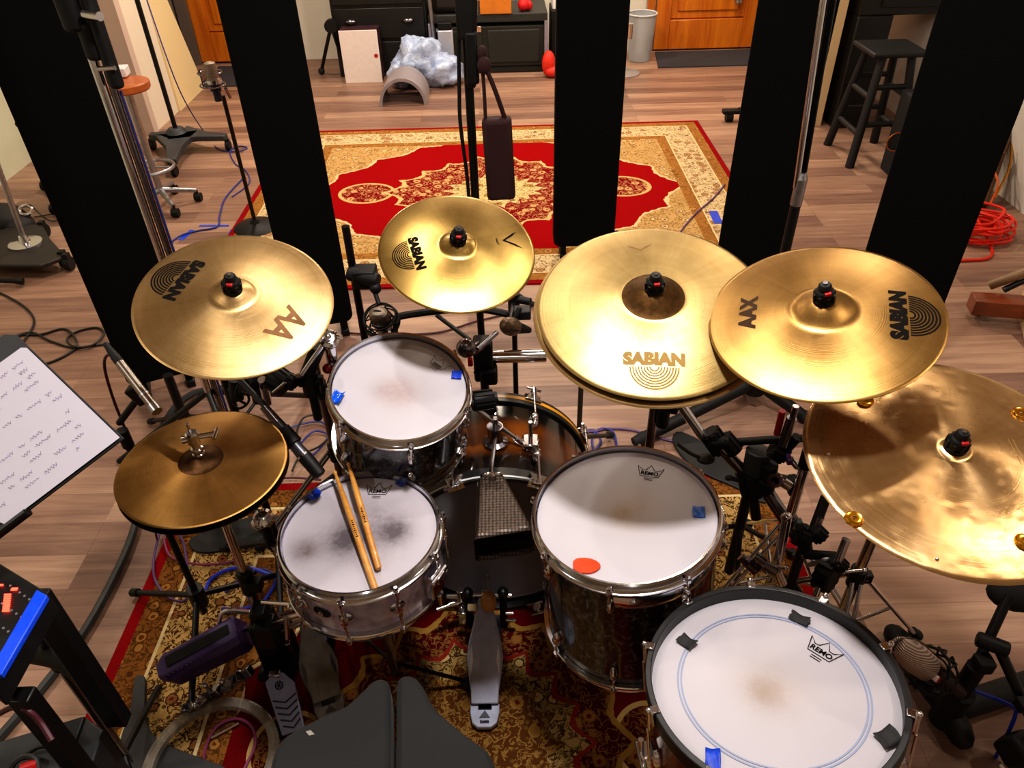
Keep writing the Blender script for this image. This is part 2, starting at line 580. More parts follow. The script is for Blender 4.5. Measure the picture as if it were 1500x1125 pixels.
# ------------------------------------------------------------------ the room
struct('floor', G().box((-.2, 2.6, -.05), (7.2, 10.8, .1)), floor_mat())
struct('ceiling', G().box((-.2, 2.6, 2.8), (7.2, 10.8, .1)), wall_mat('ceiling paint', 'cfc6b8'))
W1 = wall_mat('cream wall paint', 'd9cdb6'); W2 = wall_mat('pale wall paint', 'ded9cc'); W3 = wall_mat('pinkish wall shading', 'c9b2a6')
struct('wall_back', G().box((-.2, 7.76, 1.375), (7.0, .12, 2.75)), W2)
struct('wall_front', G().box((-.2, -2.66, 1.375), (7.0, .12, 2.75)), W1)
struct('wall_left', G().box((-3.41, 1.55, 1.375), (.12, 8.26, 2.75)), wall_mat('pale green wall paint', 'c9c9b2'))
struct('wall_left', G().box((-3.05, 5.72, 1.375), (.8, .08, 2.75)), W3)  # step face: its pinkish shading is put into the wall colour
struct('wall_left', G().prism([(-2.66, 5.761), (-2.655, 6.22), (-3.02, 6.22), (-3.02, 5.761)], 0, 2.75), wall_mat('white wall paint', 'e2d6c4'))
struct('wall_left', G().box((-3.08, 6.97, 1.375), (.12, 1.46, 2.75)), wall_mat('grey brown wall paint', '7d6f66'))  # side wall of the door recess, greyish brown
struct('wall_right', G().box((3.02, 2.6, 1.375), (.12, 10.2, 2.75)), wall_mat('grey white wall paint', 'cfcac2'))
struct('wall_right', G().box((2.28, 5.85, 1.375), (.085, .76, 2.75)), wall_mat('warm cream paint', 'e2c89e'))
struct('baseboard_back', G().box((.2, 7.69, .05), (2.3, .02, .1)), W2)
_pts = [(6.225, 0), (6.86, 0)]
_d = ray(243, 0); _q = EYE + _d * ((-2.65) / _d.x); _pts += [(_q.y, _q.z), (6.225, 2.2)]
tag(obj('wall_panel', G().prism([(y, z) for y, z in _pts], -.012, .012, Matrix(((0, 0, 1, -2.65), (1, 0, 0, 0), (0, 1, 0, 0), (0, 0, 0, 1)))), wall_mat('yellowish cream board', 'ead3a4')), 'flat cream board with a slanted edge standing at the end of the white wall', 'board')

DOORW = wood_mat('knotty orange alder', 'b3560c', 'd9811f', 'z', .3, True)


def door(n, x0, x1, handle, label):
    t = thing('door_%d' % n, label, 'door', ((x0 + x1) / 2, 7.66, 0), kind='structure')
    w = (x1 - x0) / 2; L = RM[t.name]
    g = G()
    for cx in (-w + .07, w - .07): g.box((cx, 0, 1.04), (.14, .045, 2.05))
    for cz, hh in ((.145, .26), (.78, .16), (2.0, .13)): g.box((0, 0, cz), (2 * w - .28, .045, hh))
    obj('door_frame', g, DOORW, t, bev=.006)
    for cz, hh in ((.49, .42), (1.4, 1.08)):
        obj('door_panel', G().box((0, .01, cz), (2 * w - .27, .02, hh)).box((0, -.004, cz), (2 * w - .40, .02, hh - .13)), DOORW, t, bev=.008)
    if handle is not None:
        g = G().rod((handle, -.07, .42), (handle, -.07, 1.1), .034)
        for z in (.55, 1.0): g.rod((handle, -.07, z), (handle, -.01, z), .012)
        obj('handle', g, STEEL, t)
    return t


door(1, 1.45, 2.42, .62 - .97 / 2 + .12, 'knotty orange wooden door with long steel pull handle, beside the grey waste bin')
door(2, -2.90, -1.95, None, 'knotty orange wooden door half hidden by a gobo, beside the slanted cream board')
struct('trim_door', G().box((-2.95, 7.64, 1.05), (.10, .09, 2.1)), wall_mat('grey brown jamb', '6d5f58'))
struct('trim_door', G().box((1.40, 7.665, 1.05), (.07, .05, 2.1)).box((2.47, 7.665, 1.05), (.07, .05, 2.1)).box((1.935, 7.665, 2.13), (1.14, .05, .07)), wood_mat('orange door casing', 'a85510', 'c87420', 'z'))
MATG = mat('dark grey ribbed mat', '35353a', .9, 0, .2, 120, bump=.4)
tag(obj('door_mat', G().prism([(1.40, 7.06), (2.75, 7.06), (2.75, 7.58), (1.46, 7.58)], 0, .012), MATG), 'dark grey door mat below the orange door with the steel handle', 'mat')
tag(obj('door_mat', G().prism([(-2.70, 6.86), (-1.9, 6.86), (-1.9, 7.5), (-2.70, 7.5)], 0, .012), MATG), 'dark grey door mat below the half hidden orange door by the cream board', 'mat')

# ------------------------------------------------------------------ rugs
RB = dict(cx=-.075, cy=4.46, hx=1.525, hy=1.17)
b_ = RB
tag(obj('rug', G().box((b_['cx'], b_['cy'], .005), (2 * b_['hx'], 2 * b_['hy'], .010)), rug_mat('red medallion rug pile', b_['hx'], b_['hy'], 1.06, .88, False)),
    'red oriental rug with cream floral border lying behind the drum kit', 'rug')
KX0, KX1, KY0, KY1 = -1.175, .905, -.02, 1.92
tag(obj('rug', G().box(((KX0 + KX1) / 2, (KY0 + KY1) / 2, .005), (KX1 - KX0, KY1 - KY0, .010)), rug_mat('dark kit rug pile', (KX1 - KX0) / 2, (KY1 - KY0) / 2, .62, .62, True, 1.7)),
    'dark red and gold floral rug lying under the drum kit', 'rug')

# ------------------------------------------------------------------ gobos
def gobo(px, py, w, yaw, label, h=.09, H=2.45, th=.11):
    c = P(px, py, h)
    t = thing('gobo_panel', label, 'acoustic panel', (c.x, c.y, 0), (0, 0, rad(yaw)), group='black fabric acoustic panels around the drum kit')
    rc = .035; poly = []
    for (cx, cz, a0) in ((w / 2 - rc, H - rc, 0), (-w / 2 + rc, H - rc, 90), (-w / 2 + rc, h + rc, 180), (w / 2 - rc, h + rc, 270)):
        poly += [(cx + rc * math.cos(rad(a0 + k * 22.5)), cz + rc * math.sin(rad(a0 + k * 22.5))) for k in range(5)]
    M = Matrix.Translation((0, th, 0)) @ Euler((PI / 2, 0, 0)).to_matrix().to_4x4()
    obj('panel', G().prism(poly, 0, th, M), FAB, t, bev=.012)
    for s in (-1, 1):
        obj('foot', G().box((s * w * .33, th / 2 + .12, .016), (.035, .30, .032)).box((s * w * .33, th * .6, .065), (.03, .04, .09)), BLKP, t, bev=.004)
    return t


gobo(240, 556, .27, 23, 'tall black fabric gobo right behind the cymbal marked AA')
gobo(476, 478, .26, 16, 'tall black fabric gobo beside the round cast stand base, hiding part of an orange door')
gobo(855, 362, .315, -1, 'tall black fabric gobo standing on the red rug, middle of the five')
gobo(1089, 420, .29, -17, 'tall black fabric gobo beside the orange door with the steel handle')
gobo(1291, 508, .33, -27, 'tall black fabric gobo between the black wooden stool and the coiled orange cord')

# ------------------------------------------------------------------ cymbals
def cyl_profile(R, bell_r, bell_h, bow):
    def top(r):
        z = bow * (1 - (r / R) ** 1.7)
        if r < bell_r: z += bell_h * (math.cos(PI * (r / bell_r)) * .5 + .5) ** .75
        return z
    return top


def cymbal_R(a, b):
    n = V((math.sin(rad(b)), -math.sin(rad(a)) * math.cos(rad(b)), math.cos(rad(a)) * math.cos(rad(b))))
    e1 = V((0, 1, 0)).cross(n).normalized(); e2 = n.cross(e1)
    return Matrix((e1, e2, n)).transposed()


INK = mat('black ink', '14110f', .9, spec=.08); INKB = mat('brown ink', '7d5c40', .9, 0, .2, spec=.08); INKF = mat('faint gold ink', '94753f', .8, .1); INKD = mat('dark brown ink', '3a2a20', .9, spec=.08)


def make_cymbal(name, label, cat, c, R, a, b, m, bell_r, bell_h, bow, nut=True, group=None, spin=0.0):
    R3 = cymbal_R(a, b)
    t = thing(name, label, cat, c, R3, group)
    top = cyl_profile(R, bell_r, bell_h, bow)
    t_rs = [.004] + [bell_r * k / 10 for k in range(1, 13)] + [bell_r * 1.2 + (R - bell_r * 1.2) * k / 22 for k in range(1, 23)]
    prof = [(r, top(r)) for r in t_rs] + [(R + .0006, -.0006)] + [(r, top(r) - .0014) for r in reversed(t_rs)] + [(t_rs[0], top(t_rs[0]))]
    obj('cymbal_body', G().lathe(prof, None, 128), m, t, angle=60)
    zb = top(.006)
    if nut:
        make_nut(t, zb)
    return t, top


def make_nut(t, zb):
    g = G().lathe([(0, 0), (.0165, 0), (.018, .003), (.018, .018), (.0155, .022), (.013, .024), (.012, .033), (.009, .037), (0, .0375)], Matrix.Translation((0, 0, zb + .003)), 20)
    for k in range(8):
        an = k * PI / 4
        g.box((.0175 * math.cos(an), .0175 * math.sin(an), zb + .011), (.006, .006, .015), Euler((0, 0, an)).to_matrix().to_4x4())
    n = obj('quick_release_nut', g, BLKP, t)
    obj('release_button', G().box((.001, -.0135, zb + .026), (.012, .009, .006)), RED, n, bev=.001, label='red release button')
    obj('rod_tip', G().rod((0, 0, zb + .035), (0, 0, zb + .044), .0045), CHROME, n)
    obj('felt_washer', G().lathe([(.006, -.004), (.02, -.004), (.02, .004), (.006, .004), (.006, -.004)], Matrix.Translation((0, 0, zb)), 20), FELT, t)


def on_cymbal(g, top, cx, cy, ang, lift=.0005):
    """lay flat lettering on the cymbal: centre (cx, cy), reading direction ang (radians)"""
    ca, sa = math.cos(ang), math.sin(ang)

    def f(v):
        x, y = cx + v.x * ca - v.y * sa, cy + v.x * sa + v.y * ca
        return V((x, y, top(math.hypot(x, y)) + lift + v.z))
    return g.map(f)


def px_local(t, px, py, z=0.0):
    """where the sight line through a photo point meets the thing's own plane z"""
    Mi = RM[t.name].inverted()
    o, d = Mi @ EYE, (Mi.to_3x3() @ ray(px, py))
    s = (z - o.z) / d.z
    return o + d * s


def arcs(w, n=8, w0=.0):
    g = G()
    for i in range(n):
        r = w * (.07 + .93 * (i + 1) / n)
        th_ = w * .066
        pts = [(r * math.cos(PI + PI * k / 28), r * math.sin(PI + PI * k / 28)) for k in range(29)]
        s_ = stroke(pts, th_); g.add(s_.v, s_.f)
    return g


def logo(t, top, phi, rt, size, ink, arc=None, arc_ink=None, word='SABIAN'):
    """word with nested half rings below it, ring side towards the rim; phi = direction from the centre to the mark"""
    ang = phi + PI / 2          # letters stand with their tops towards the centre
    cx, cy = rt * math.cos(phi), rt * math.sin(phi)
    g = textg(word, size, .0022 * size / .03)
    obj('lettering', on_cymbal(g, top, cx, cy, ang), ink, t, recalc=False)
    if arc:
        a = arcs(arc).map(lambda v: V((v.x, v.y - size * .46, v.z)))
        obj('ring_emblem', on_cymbal(a, top, cx, cy, ang), arc_ink or ink, t, recalc=False)


def phi_of(t, px, py):
    p = px_local(t, px, py, .01); return math.atan2(p.y, p.x), math.hypot(p.x, p.y)


BRZ = cymbal_mat('bright bronze', 'c4a678', '9a7b4a', .33)
# crash on the left
cr, top = make_cymbal('crash_cymbal', 'gold crash cymbal over the hi-hat, marked AA near its lower edge', 'cymbal', P(345, 443, 1.104), .203, 16.5, 9.4, BRZ, .048, .018, .026)
f, r_ = phi_of(cr, 270, 412)
logo(cr, top, f, r_, .036, INK, .052)
f2, r2 = phi_of(cr, 419, 476)
g = textg('AA', .075, .0022); g.map(lambda v: V((v.x * .86, v.y * 1.0, v.z)))
obj('lettering', on_cymbal(g, top, r2 * math.cos(f2), r2 * math.sin(f2), f2 - PI / 2), INKB, cr, recalc=False)
# small cymbal behind the rack tom
va, top = make_cymbal('crash_cymbal', 'small gold cymbal behind the rack tom, marked with a black V', 'cymbal', P(670, 368, 1.069), .190, 20.1, 6.8, cymbal_mat('brilliant bronze', 'b39658', '8c6e38', .25, .5), .047, .016, .024)
f, r_ = phi_of(va, 610, 373)
logo(va, top, f, r_, .030, INK, .043)
f2, r2 = phi_of(va, 748, 352)


def vmark(s):
    g = G()
    for k in (-1, 1):
        g.add([(0, -.62 * s, 0), (k * .62 * s, .30 * s, 0), (k * .78 * s, .66 * s, 0), (k * .36 * s, .22 * s, 0), (0, -.40 * s, 0)], [(0, 1, 3, 4) if k > 0 else (4, 3, 1, 0), (1, 2, 3) if k > 0 else (3, 2, 1)])
    return g


obj('emblem', on_cymbal(vmark(.036), top, r2 * math.cos(f2), r2 * math.sin(f2), f2 - PI / 2), INK, va, recalc=False)
f2, r2 = phi_of(va, 728, 356)
obj('small_print', on_cymbal(textg('VAULT', .007, .0003), top, r2 * math.cos(f2), r2 * math.sin(f2), f2 - PI / 2), INK, va, recalc=False)
# two stacked cymbals in the middle
STK = cymbal_mat('brown belled bronze', 'bda470', '937642', .35, .8, '3a2814', .066, 0, .6, .65)
c3 = P(955, 449, 1.072)
st, top = make_cymbal('ride_cymbal', 'large gold cymbal with dark brown bell over the floor tom, upper of a stacked pair', 'cymbal', c3, .246, 15.3, -2.6, STK, .068, .022, .034)
f, r_ = phi_of(st, 958, 530)
logo(st, top, f, r_, .036, INKF, .048, INKF)
f2, r2 = phi_of(st, 937, 366)
obj('emblem', on_cymbal(vmark(.028).map(lambda v: V((v.x * 1.3, v.y * .62, 0))), top, r2 * math.cos(f2), r2 * math.sin(f2), f2 - PI / 2), INKB, st, recalc=False)
R3 = cymbal_R(15.3, -2.6)
s2, _ = make_cymbal('ride_cymbal', 'gold cymbal rim showing just below the large brown-belled cymbal, lower of the stacked pair', 'cymbal', c3 - R3 @ V((0.0, .002, .014)), .254, 15.3, -2.6, BRZ, .058, .02, .034, nut=False)
# AAX on the right
ax_, top = make_cymbal('crash_cymbal', 'gold crash cymbal overlapping the brown-belled cymbal, marked AAX', 'cymbal', P(1205, 466, 1.118), .2165, 9.5, -13.0, cymbal_mat('deep gold bronze', 'b38d54', '8a6634', .30, .6), .063, .024, .026)
f, r_ = phi_of(ax_, 1317, 462)
logo(ax_, top, f, r_, .038, INK, .052)
f2, r2 = phi_of(ax_, 1097, 460)
obj('lettering', on_cymbal(textg('AAX', .042, .0026), top, r2 * math.cos(f2), r2 * math.sin(f2), f2 - PI / 2), INKD, ax_, recalc=False)
# hammered china with rivets
CHM = cymbal_mat('hammered rose bronze', 'dfbb8c', 'b58c54', .23, .4, None, 0, 1.0, .5, .88, .9)
ch, top = make_cymbal('china_cymbal', 'hammered gold cymbal with brass rivets, above the microphone by the big drum', 'cymbal', P(1389, 673, .952), .256, 8.3, -2.6, CHM, .03, .009, .03)
for px, py, k in ((1252, 757, 0), (1494, 608, 0), (1500, 795, 0), (1267, 590, 0)):
    q = px_local(ch, px, py, .01); z = top(math.hypot(q.x, q.y))
    rv = obj('rivet', G().lathe([(0, .003), (.003, .003), (.004, .005), (.009, .0045), (.013, .006), (.0155, .003), (.016, 0), (0, 0)], Matrix.Translation((q.x, q.y, z)), 24), GOLD, ch)
    obj('rivet_pin', G().ball((q.x, q.y, z + .004), .002), DCHROME, rv)
for px, py in ((1214, 664), (1374, 817)):
    q = px_local(ch, px, py, .01); z = top(math.hypot(q.x, q.y))
    obj('rivet_pin', G().ball((q.x, q.y, z + .001), .003), CHROME, ch)
f2, r2 = phi_of(ch, 1482, 668)
g = stroke([(-.03, .008), (.03, .008)], .0012); l2 = stroke([(-.03, 0), (.03, 0)], .0012); g.add(l2.v, l2.f)
obj('faint_print', on_cymbal(g, top, r2 * math.cos(f2), r2 * math.sin(f2), f2 - PI / 2), INKF, ch, recalc=False)
# hi-hats
HHM = cymbal_mat('warm hi-hat bronze', 'ab8148', '7d5a2a', .34, .8, '3f2c1a', .047, 0, .6, .8)
hc = P(297, 681, .812)
hh, top = make_cymbal('hi_hat_cymbal', 'gold hi-hat cymbal with dark bell, upper of the pair', 'cymbal', hc, .178, 1.1, 1.7, HHM, .046, .013, .018, nut=False)
f2, r2 = phi_of(hh, 246, 650)
obj('ring_emblem', on_cymbal(arcs(.022, 4), top, r2 * math.cos(f2), r2 * math.sin(f2), f2 + PI / 2), INKB, hh, recalc=False)
z0 = top(.006)
k = obj('clutch', G().lathe([(.0, z0), (.013, z0), (.013, z0 + .006), (.010, z0 + .008), (.010, z0 + .012), (.0125, z0 + .013), (.0125, z0 + .02), (.009, z0 + .022), (.009, z0 + .036), (.014, z0 + .038), (.014, z0 + .062), (.010, z0 + .066), (0, z0 + .066)], None, 20), CHROME, hh)
obj('wing_screw', G().rod((0, 0, z0 + .05), (.045, .01, z0 + .052), .006).rod((.045, -.006, z0 + .052), (.045, .022, z0 + .054), .005).rod((0, 0, z0 + .05), (-.022, -.006, z0 + .048), .008), CHROME, k)
hl = thing('hi_hat_cymbal', 'dark-edged hi-hat cymbal showing below the upper gold one, lower of the pair', 'cymbal', hc - V((0, 0, .016)), cymbal_R(1.1, 1.7))
prof = [(.004, -.018), (.046, -.018), (.09, -.012), (.179, 0), (.1795, -.001), (.09, -.0135), (.046, -.0195), (.004, -.0195), (.004, -.018)]
obj('cymbal_body', G().lathe(prof, None, 96), cymbal_mat('dark hi-hat bronze', '5a4020', '3a2812', .4), hl, angle=60)
# ------------------------------------------------------------------ drums
def ring(ri, ro, z0, z1): return [(ri, z0), (ro, z0), (ro, z1), (ri, z1), (ri, z0)]


def drum(name, label, c, R3, D, depth, headm, shellm, nlug, lug_style='tube', phase=0.0, hoopm=CHROME, cat='drum'):
    n = R3 @ V((0, 0, 1))
    t = thing(name, label, cat, V(c) - n * depth, R3)
    r, d = D / 2, depth
    sr = r - .005
    obj('shell', G().lathe([(sr - .008, .008), (sr, .008), (sr, d - .008), (sr - .008, d - .008), (sr - .008, .008)], None, 72), shellm, t)
    obj('drum_head', G().lathe([(0, d + .0005), (r - .016, d), (r - .009, d - .002), (r - .006, d - .010)], None, 72), headm, t)
    obj('bottom_head', G().lathe([(0, 0), (r - .012, 0), (r - .006, .006)], None, 48), WHT, t)
    for top in (1, 0):
        pf = [(r - .006, d + .0135), (r - .0015, d + .0145), (r + .0015, d + .0115), (r - .0005, d + .008), (r - .001, d - .007), (r + .0015, d - .009),
              (r + .007, d - .010), (r + .008, d - .0125), (r + .006, d - .015), (r - .004, d - .015), (r - .006, d - .006), (r - .006, d + .0135)]
        if not top: pf = [(a, d - z) for a, z in pf]
        obj('hoop', G().lathe(pf, None, 96), hoopm, t, angle=50)
    for i in range(nlug):
        a = 2 * PI * (i + .5) / nlug + phase
        ca, sa = math.cos(a), math.sin(a)
        M = Matrix.Rotation(a, 4, 'Z')
        g = G()
        if lug_style == 'disc':      # round turret lugs of the snare
            zc = d / 2
            g.lathe([(0, 0), (.016, 0), (.018, .003), (.015, .006), (.008, .008), (.007, .016), (.0085, .018), (0, .019)],
                    Matrix.Rotation(a, 4, 'Z') @ at((sr, 0, zc), (1, 0, 0)), 16)
            g.rod((sr * ca + .014 * ca, sr * sa + .014 * sa, zc - .02), (sr * ca + .014 * ca, sr * sa + .014 * sa, zc + .02), .0055)
            segs = [(zc + .02, d + .004), (zc - .02, -.004)]
        else:
            segs = []
            for zc, zz in ((d - .058, d + .004), (.058, -.004)):
                if depth < .2: zc = d / 2
                gg = G().ball((sr + .004, 0, zc), (.013, .010, .027), None, 14, 8).ball((sr + .012, 0, zc), (.007, .008, .016), None, 12, 6)
                g.add(gg.v, gg.f, M)
                segs.append((zc + (.02 if zz > zc else -.02), zz))
        lg = obj('lug', g, CHROME, t)
        g = G()
        rr = sr + (.014 if lug_style == 'disc' else .012)
        rx, ry = rr * ca, rr * sa
        for z0, z1 in segs:
            g.rod((rx, ry, z0), (rx, ry, z1), .003)
            s = 1 if z1 > z0 else -1
            g.rod((rx, ry, z1 - s * .014), (rx, ry, z1 - s * .006), .0075)
            g.rod((rx, ry, z1 - s * .004), (rx, ry, z1 + s * .006), .0045, .004)
        obj('tension_rod', g, CHROME, lg)
    return t


def remo(t, px, py, d, size, ang_px, three=False):
    """black crown outline with lettering printed on a drum head"""
    q = px_local(t, px, py, d)
    q2 = px_local(t, px + 10 * math.cos(ang_px), py + 10 * math.sin(ang_px), d)
    ang = math.atan2(q2.y - q.y, q2.x - q.x)
    M = Matrix.Translation((q.x, q.y, d + .0012)) @ Matrix.Rotation(ang, 4, 'Z')
    s = size
    crown = [(-.42, -.3), (.42, -.3), (.62, .34), (.36, .10), (.2, .12), (0, .46), (-.2, .12), (-.36, .10), (-.62, .34)]
    crown = [(x * s, y * s) for x, y in crown]
    g = G(); r = stroke(crown, s * .035, True); g.add(r.v, r.f, M)
    if not three:
        tx = textg('REMO', s * .34, s * .008); g.add(tx.v, tx.f, M @ Matrix.Translation((0, -.1 * s, 0)) @ Matrix.Diagonal((.92, .9, 1, 1)))
        for k in range(2):
            l = stroke([(-.2 * s, -(.42 + .1 * k) * s), (.2 * s, -(.42 + .1 * k) * s)], s * .03); g.add(l.v, l.f, M)
    else:
        for k in range(4):
            l = stroke([(-.3 * s, (-.12 - .14 * k) * s), (.3 * s, (-.12 - .14 * k) * s)], s * (.09 if k == 0 else .03)); g.add(l.v, l.f, M)
    obj('maker_mark', g, INK if not three else mat('grey ink', '4a4648', .5), t, recalc=False)


PEARL = pearl_mat('black pearl wrap', '08080a', '1d1d20', '66646a', 46)
LILAC = pearl_mat('pale lilac pearl wrap', '8f7f96', 'b5a8bb', 'd8cfdc', 16)
LV = Matrix.Identity(3)
# snare
SN = V((-.353, 1.137, .633))
snare_spots_px = [(577, 778, .034, 1.25, '3a2e34'), (508, 790, .044, 1.1, '443a42'), (448, 806, .034, .8, '57453f'), (540, 778, .09, .6, '62585f')]
tmpM = Matrix.Translation(SN)


def spots(M, px_list):
    Mi = M.inverted(); out = []
    for px, py, sr, st, sc in px_list:
        o, d_ = Mi @ EYE, Mi.to_3x3() @ ray(px, py)
        q = o + d_ * (-o.z / d_.z); out.append((q.x, q.y, sr, st, sc))
    return out


SND = .140
sn = drum('snare_drum', 'snare drum with pale lilac shell and smudged white head, two drumsticks on it', SN, LV, .362, SND,
          head_mat('snare head coating', spots(tmpM, snare_spots_px), 'b7b0b9'), LILAC, 10, 'disc', -.087)
remo(sn, 554, 718, SND, .050, .02)
# badge and strainer of the snare
a = rad(247)
M = Matrix.Rotation(a, 4, 'Z') @ at((.1765, 0, .072), (1, 0, 0))
bd = obj('badge', G().lathe([(0, .004), (.009, .004), (.010, .002), (.018, .002), (.019, 0), (0, 0)], M @ Matrix.Diagonal((1.15, .8, 1, 1)), 24), BLKP, sn)
obj('vent_grommet', G().lathe([(.003, .003), (.006, .003), (.006, .006), (.003, .006), (.003, .003)], M, 16), CHROME, bd)
M = Matrix.Rotation(rad(-28), 4, 'Z')
g = G().box((.19, 0, .07), (.02, .045, .075), None).box((.205, 0, .095), (.016, .03, .02)).rod((.205, -.03, .10), (.205, .03, .10), .007).rod((.2, 0, .03), (.2, 0, -.012), .006)
obj('strainer', G().add(g.v, g.f, M), CHROME, sn, bev=.003)
obj('snare_wires', G().box((0, 0, -.004), (.05, .28, .003)), STEEL, sn)
# snare stand
t = thing('snare_stand', 'chrome snare stand folded under the lilac snare drum', 'stand', (SN.x, SN.y, 0.012))
hub = SN + V((.02, -.03, -.27))
g = G().rod(hub, (hub.x, hub.y, .1), .012).rod((hub.x, hub.y, .25), (hub.x, hub.y, .30), .018)
obj('tube', g, DCHROME, t, True)
for a in (95, 215, 335):
    e = V((SN.x + .17 * math.cos(rad(a)), SN.y + .17 * math.sin(rad(a)), SN.z - SND - .012))
    ar = obj('basket_arm', G().tube([hub + V((0, 0, .02)), (hub + e) / 2 + V((0, 0, -.02)), e, e + V((0, 0, .035))], .007, 8), CHROME, t, True)
    obj('rubber_tip', G().rod(e + V((0, 0, -.008)), e + V((0, 0, .014)), .012), RUB, ar, True)
for e in (P(692, 1000, .022), P(560, 985, .022) + V((-.1, .3, 0)), P(470, 985, .022) + V((.02, .18, 0))):
    lg = obj('leg', G().tube([(hub.x, hub.y, .15), (hub.x + .4 * (e.x - hub.x), hub.y + .4 * (e.y - hub.y), .10), e], .0055, 8), mat('near black metal', '1a1a1c', .3, .8), t, True)
    obj('rubber_foot', G().ball(e, (.034, .022, .018)), RUB, lg, True)

# rack tom
TC = V((-.272, 1.429, .817)); TR = cymbal_R(13.1, 7.3)
TMd = .205
tom = drum('rack_tom', 'rack tom with black pearl shell and white head, behind the snare', TC, TR, .338, TMd,
           head_mat('tom head coating', spots(Matrix.Translation(TC) @ TR.to_4x4(), [(585, 575, .05, .6, '9c7a70'), (560, 572, .03, .3, '8f7068')])), PEARL, 6, 'tube', .25)
remo(tom, 643, 533, TMd, .042, .62, True)
FC = V((.247, 1.142, .666)); FR = cymbal_R(-.3, -5.1); FD = .375
ft = drum('floor_tom', 'floor tom with black pearl shell, white head with an orange gel pad', FC, FR, .416, FD,
          head_mat('floor tom head coating', spots(Matrix.Translation(FC) @ FR.to_4x4(), [(912, 752, .026, .85, '9a8164'), (925, 745, .062, .5, 'b59c82')])), PEARL, 8, 'tube', .1)
remo(ft, 952, 692, FD, .050, .15)
# the dent-like pale reflection is left to the renderer; chrome reinforcing band and legs
for a in (70, 145, 318):
    M = Matrix.Rotation(rad(a), 4, 'Z')
    g = G().rod((.222, 0, .16), (.222, 0, -.10), .006).rod((.222, 0, -.10), (.245, 0, -.27), .006)
    lg = obj('leg', G().add(g.v, g.f, M), CHROME, ft)
    obj('rubber_foot', G().add(*(lambda q: (q.v, q.f))(G().rod((.243, 0, -.258), (.247, 0, -.285), .012)), M), RUB, lg)
    g = G().box((.214, 0, .11), (.028, .036, .05))
    obj('leg_bracket', G().add(g.v, g.f, M), CHROME, ft, bev=.005)
M = Matrix.Rotation(rad(-72), 4, 'Z')
g = G().sheet(lambda u, v: ((.2065 + .004 * math.sin(PI * v)) * math.cos((u - .5) * 1.15), (.2065 + .004 * math.sin(PI * v)) * math.sin((u - .5) * 1.15), FD - .03 - .035 * v), 20, 4, M)
obj('chrome_rail', g, CHROME, ft)

# big drum with black hoop
BC = V((.459, .738, .660)); BR = cymbal_R(-7.4, -5.5); BD = .38
n = BR @ V((0, 0, 1))
big = thing('floor_tom', 'large low drum with wide black hoop and a grey ring on its white head', 'drum', BC - n * BD, BR)
r = .2285
REDW = wood_mat('dark red stained shell', '3a0a0a', '5a1410', 'z', .2)
obj('shell', G().lathe(ring(r - .02, r - .010, .02, BD - .03), None, 72), REDW, big)
bigsp = spots(Matrix.Translation(BC - n * .02) @ BR.to_4x4(), [(1120, 1012, .03, .9, '8a766a'), (1130, 1005, .06, .6, 'ab9a90')])
obj('drum_head', G().lathe([(0, BD - .022), (r - .028, BD - .0225), (r - .012, BD - .03)], None, 96), head_mat('big drum head coating', bigsp), big)
obj('bottom_head', G().lathe([(0, .01), (r - .02, .01)], None, 48), WHT, big)
rg = obj('printed_ring', G().lathe(ring(.1605, .1635, BD - .0222, BD - .0212), None, 96).lathe(ring(.1665, .1695, BD - .0222, BD - .0212), None, 96), mat('slate blue print', '8d97b4', .6, 0, .05), big)
HOOPB = mat('black hoop lacquer', '1a1a1c', .4, 0, .2, 20)
obj('hoop', G().lathe(ring(r - .012, r, BD - .036, BD), None, 96), HOOPB, big, bev=.002)
obj('hoop', G().lathe(ring(r - .012, r, 0, .036), None, 96), HOOPB, big, bev=.002)
for i in range(10):
    a = rad(12 + 36 * i); M = Matrix.Rotation(a, 4, 'Z')
    g = G().box((r - .002, 0, BD + .002), (.016, .016, .004)).box((r + .004, 0, BD - .016), (.005, .018, .036)).rod((r + .009, 0, BD - .05), (r + .009, 0, BD + .002), .004).ball((r + .009, 0, BD + .004), .006)
    cl = obj('claw', G().add(g.v, g.f, M), CHROME, big, bev=.0015)
    g = G().rod((r + .012, 0, BD - .14), (r + .012, 0, BD - .05), .003)
    obj('tension_rod', G().add(g.v, g.f, M), CHROME, cl)
    g = G().ball((r - .004, 0, BD - .15), (.015, .012, .032), None, 12, 8)
    obj('lug', G().add(g.v, g.f, M), CHROME, big)
for a in (185, 305, 65):
    M = Matrix.Rotation(rad(a), 4, 'Z')
    g = G().rod((r + .018, 0, .26), (r + .018, 0, -.1), .0055).rod((r + .018, 0, -.1), (r + .05, 0, -.275), .0055)
    lg = obj('leg', G().add(g.v, g.f, M), CHROME, big)
    g = G().rod((r + .048, 0, -.262), (r + .053, 0, -.288), .012)
    obj('rubber_foot', G().add(g.v, g.f, M), RUB, lg)
    g = G().box((r + .008, 0, .2), (.03, .04, .06)).rod((r + .02, -.03, .21), (r + .02, .03, .21), .007)
    obj('leg_bracket', G().add(g.v, g.f, M), CHROME, big, bev=.004)
q = px_local(big, 1205, 953, BD - .022)
remo(big, 1205, 953, BD - .022, .052, .55)

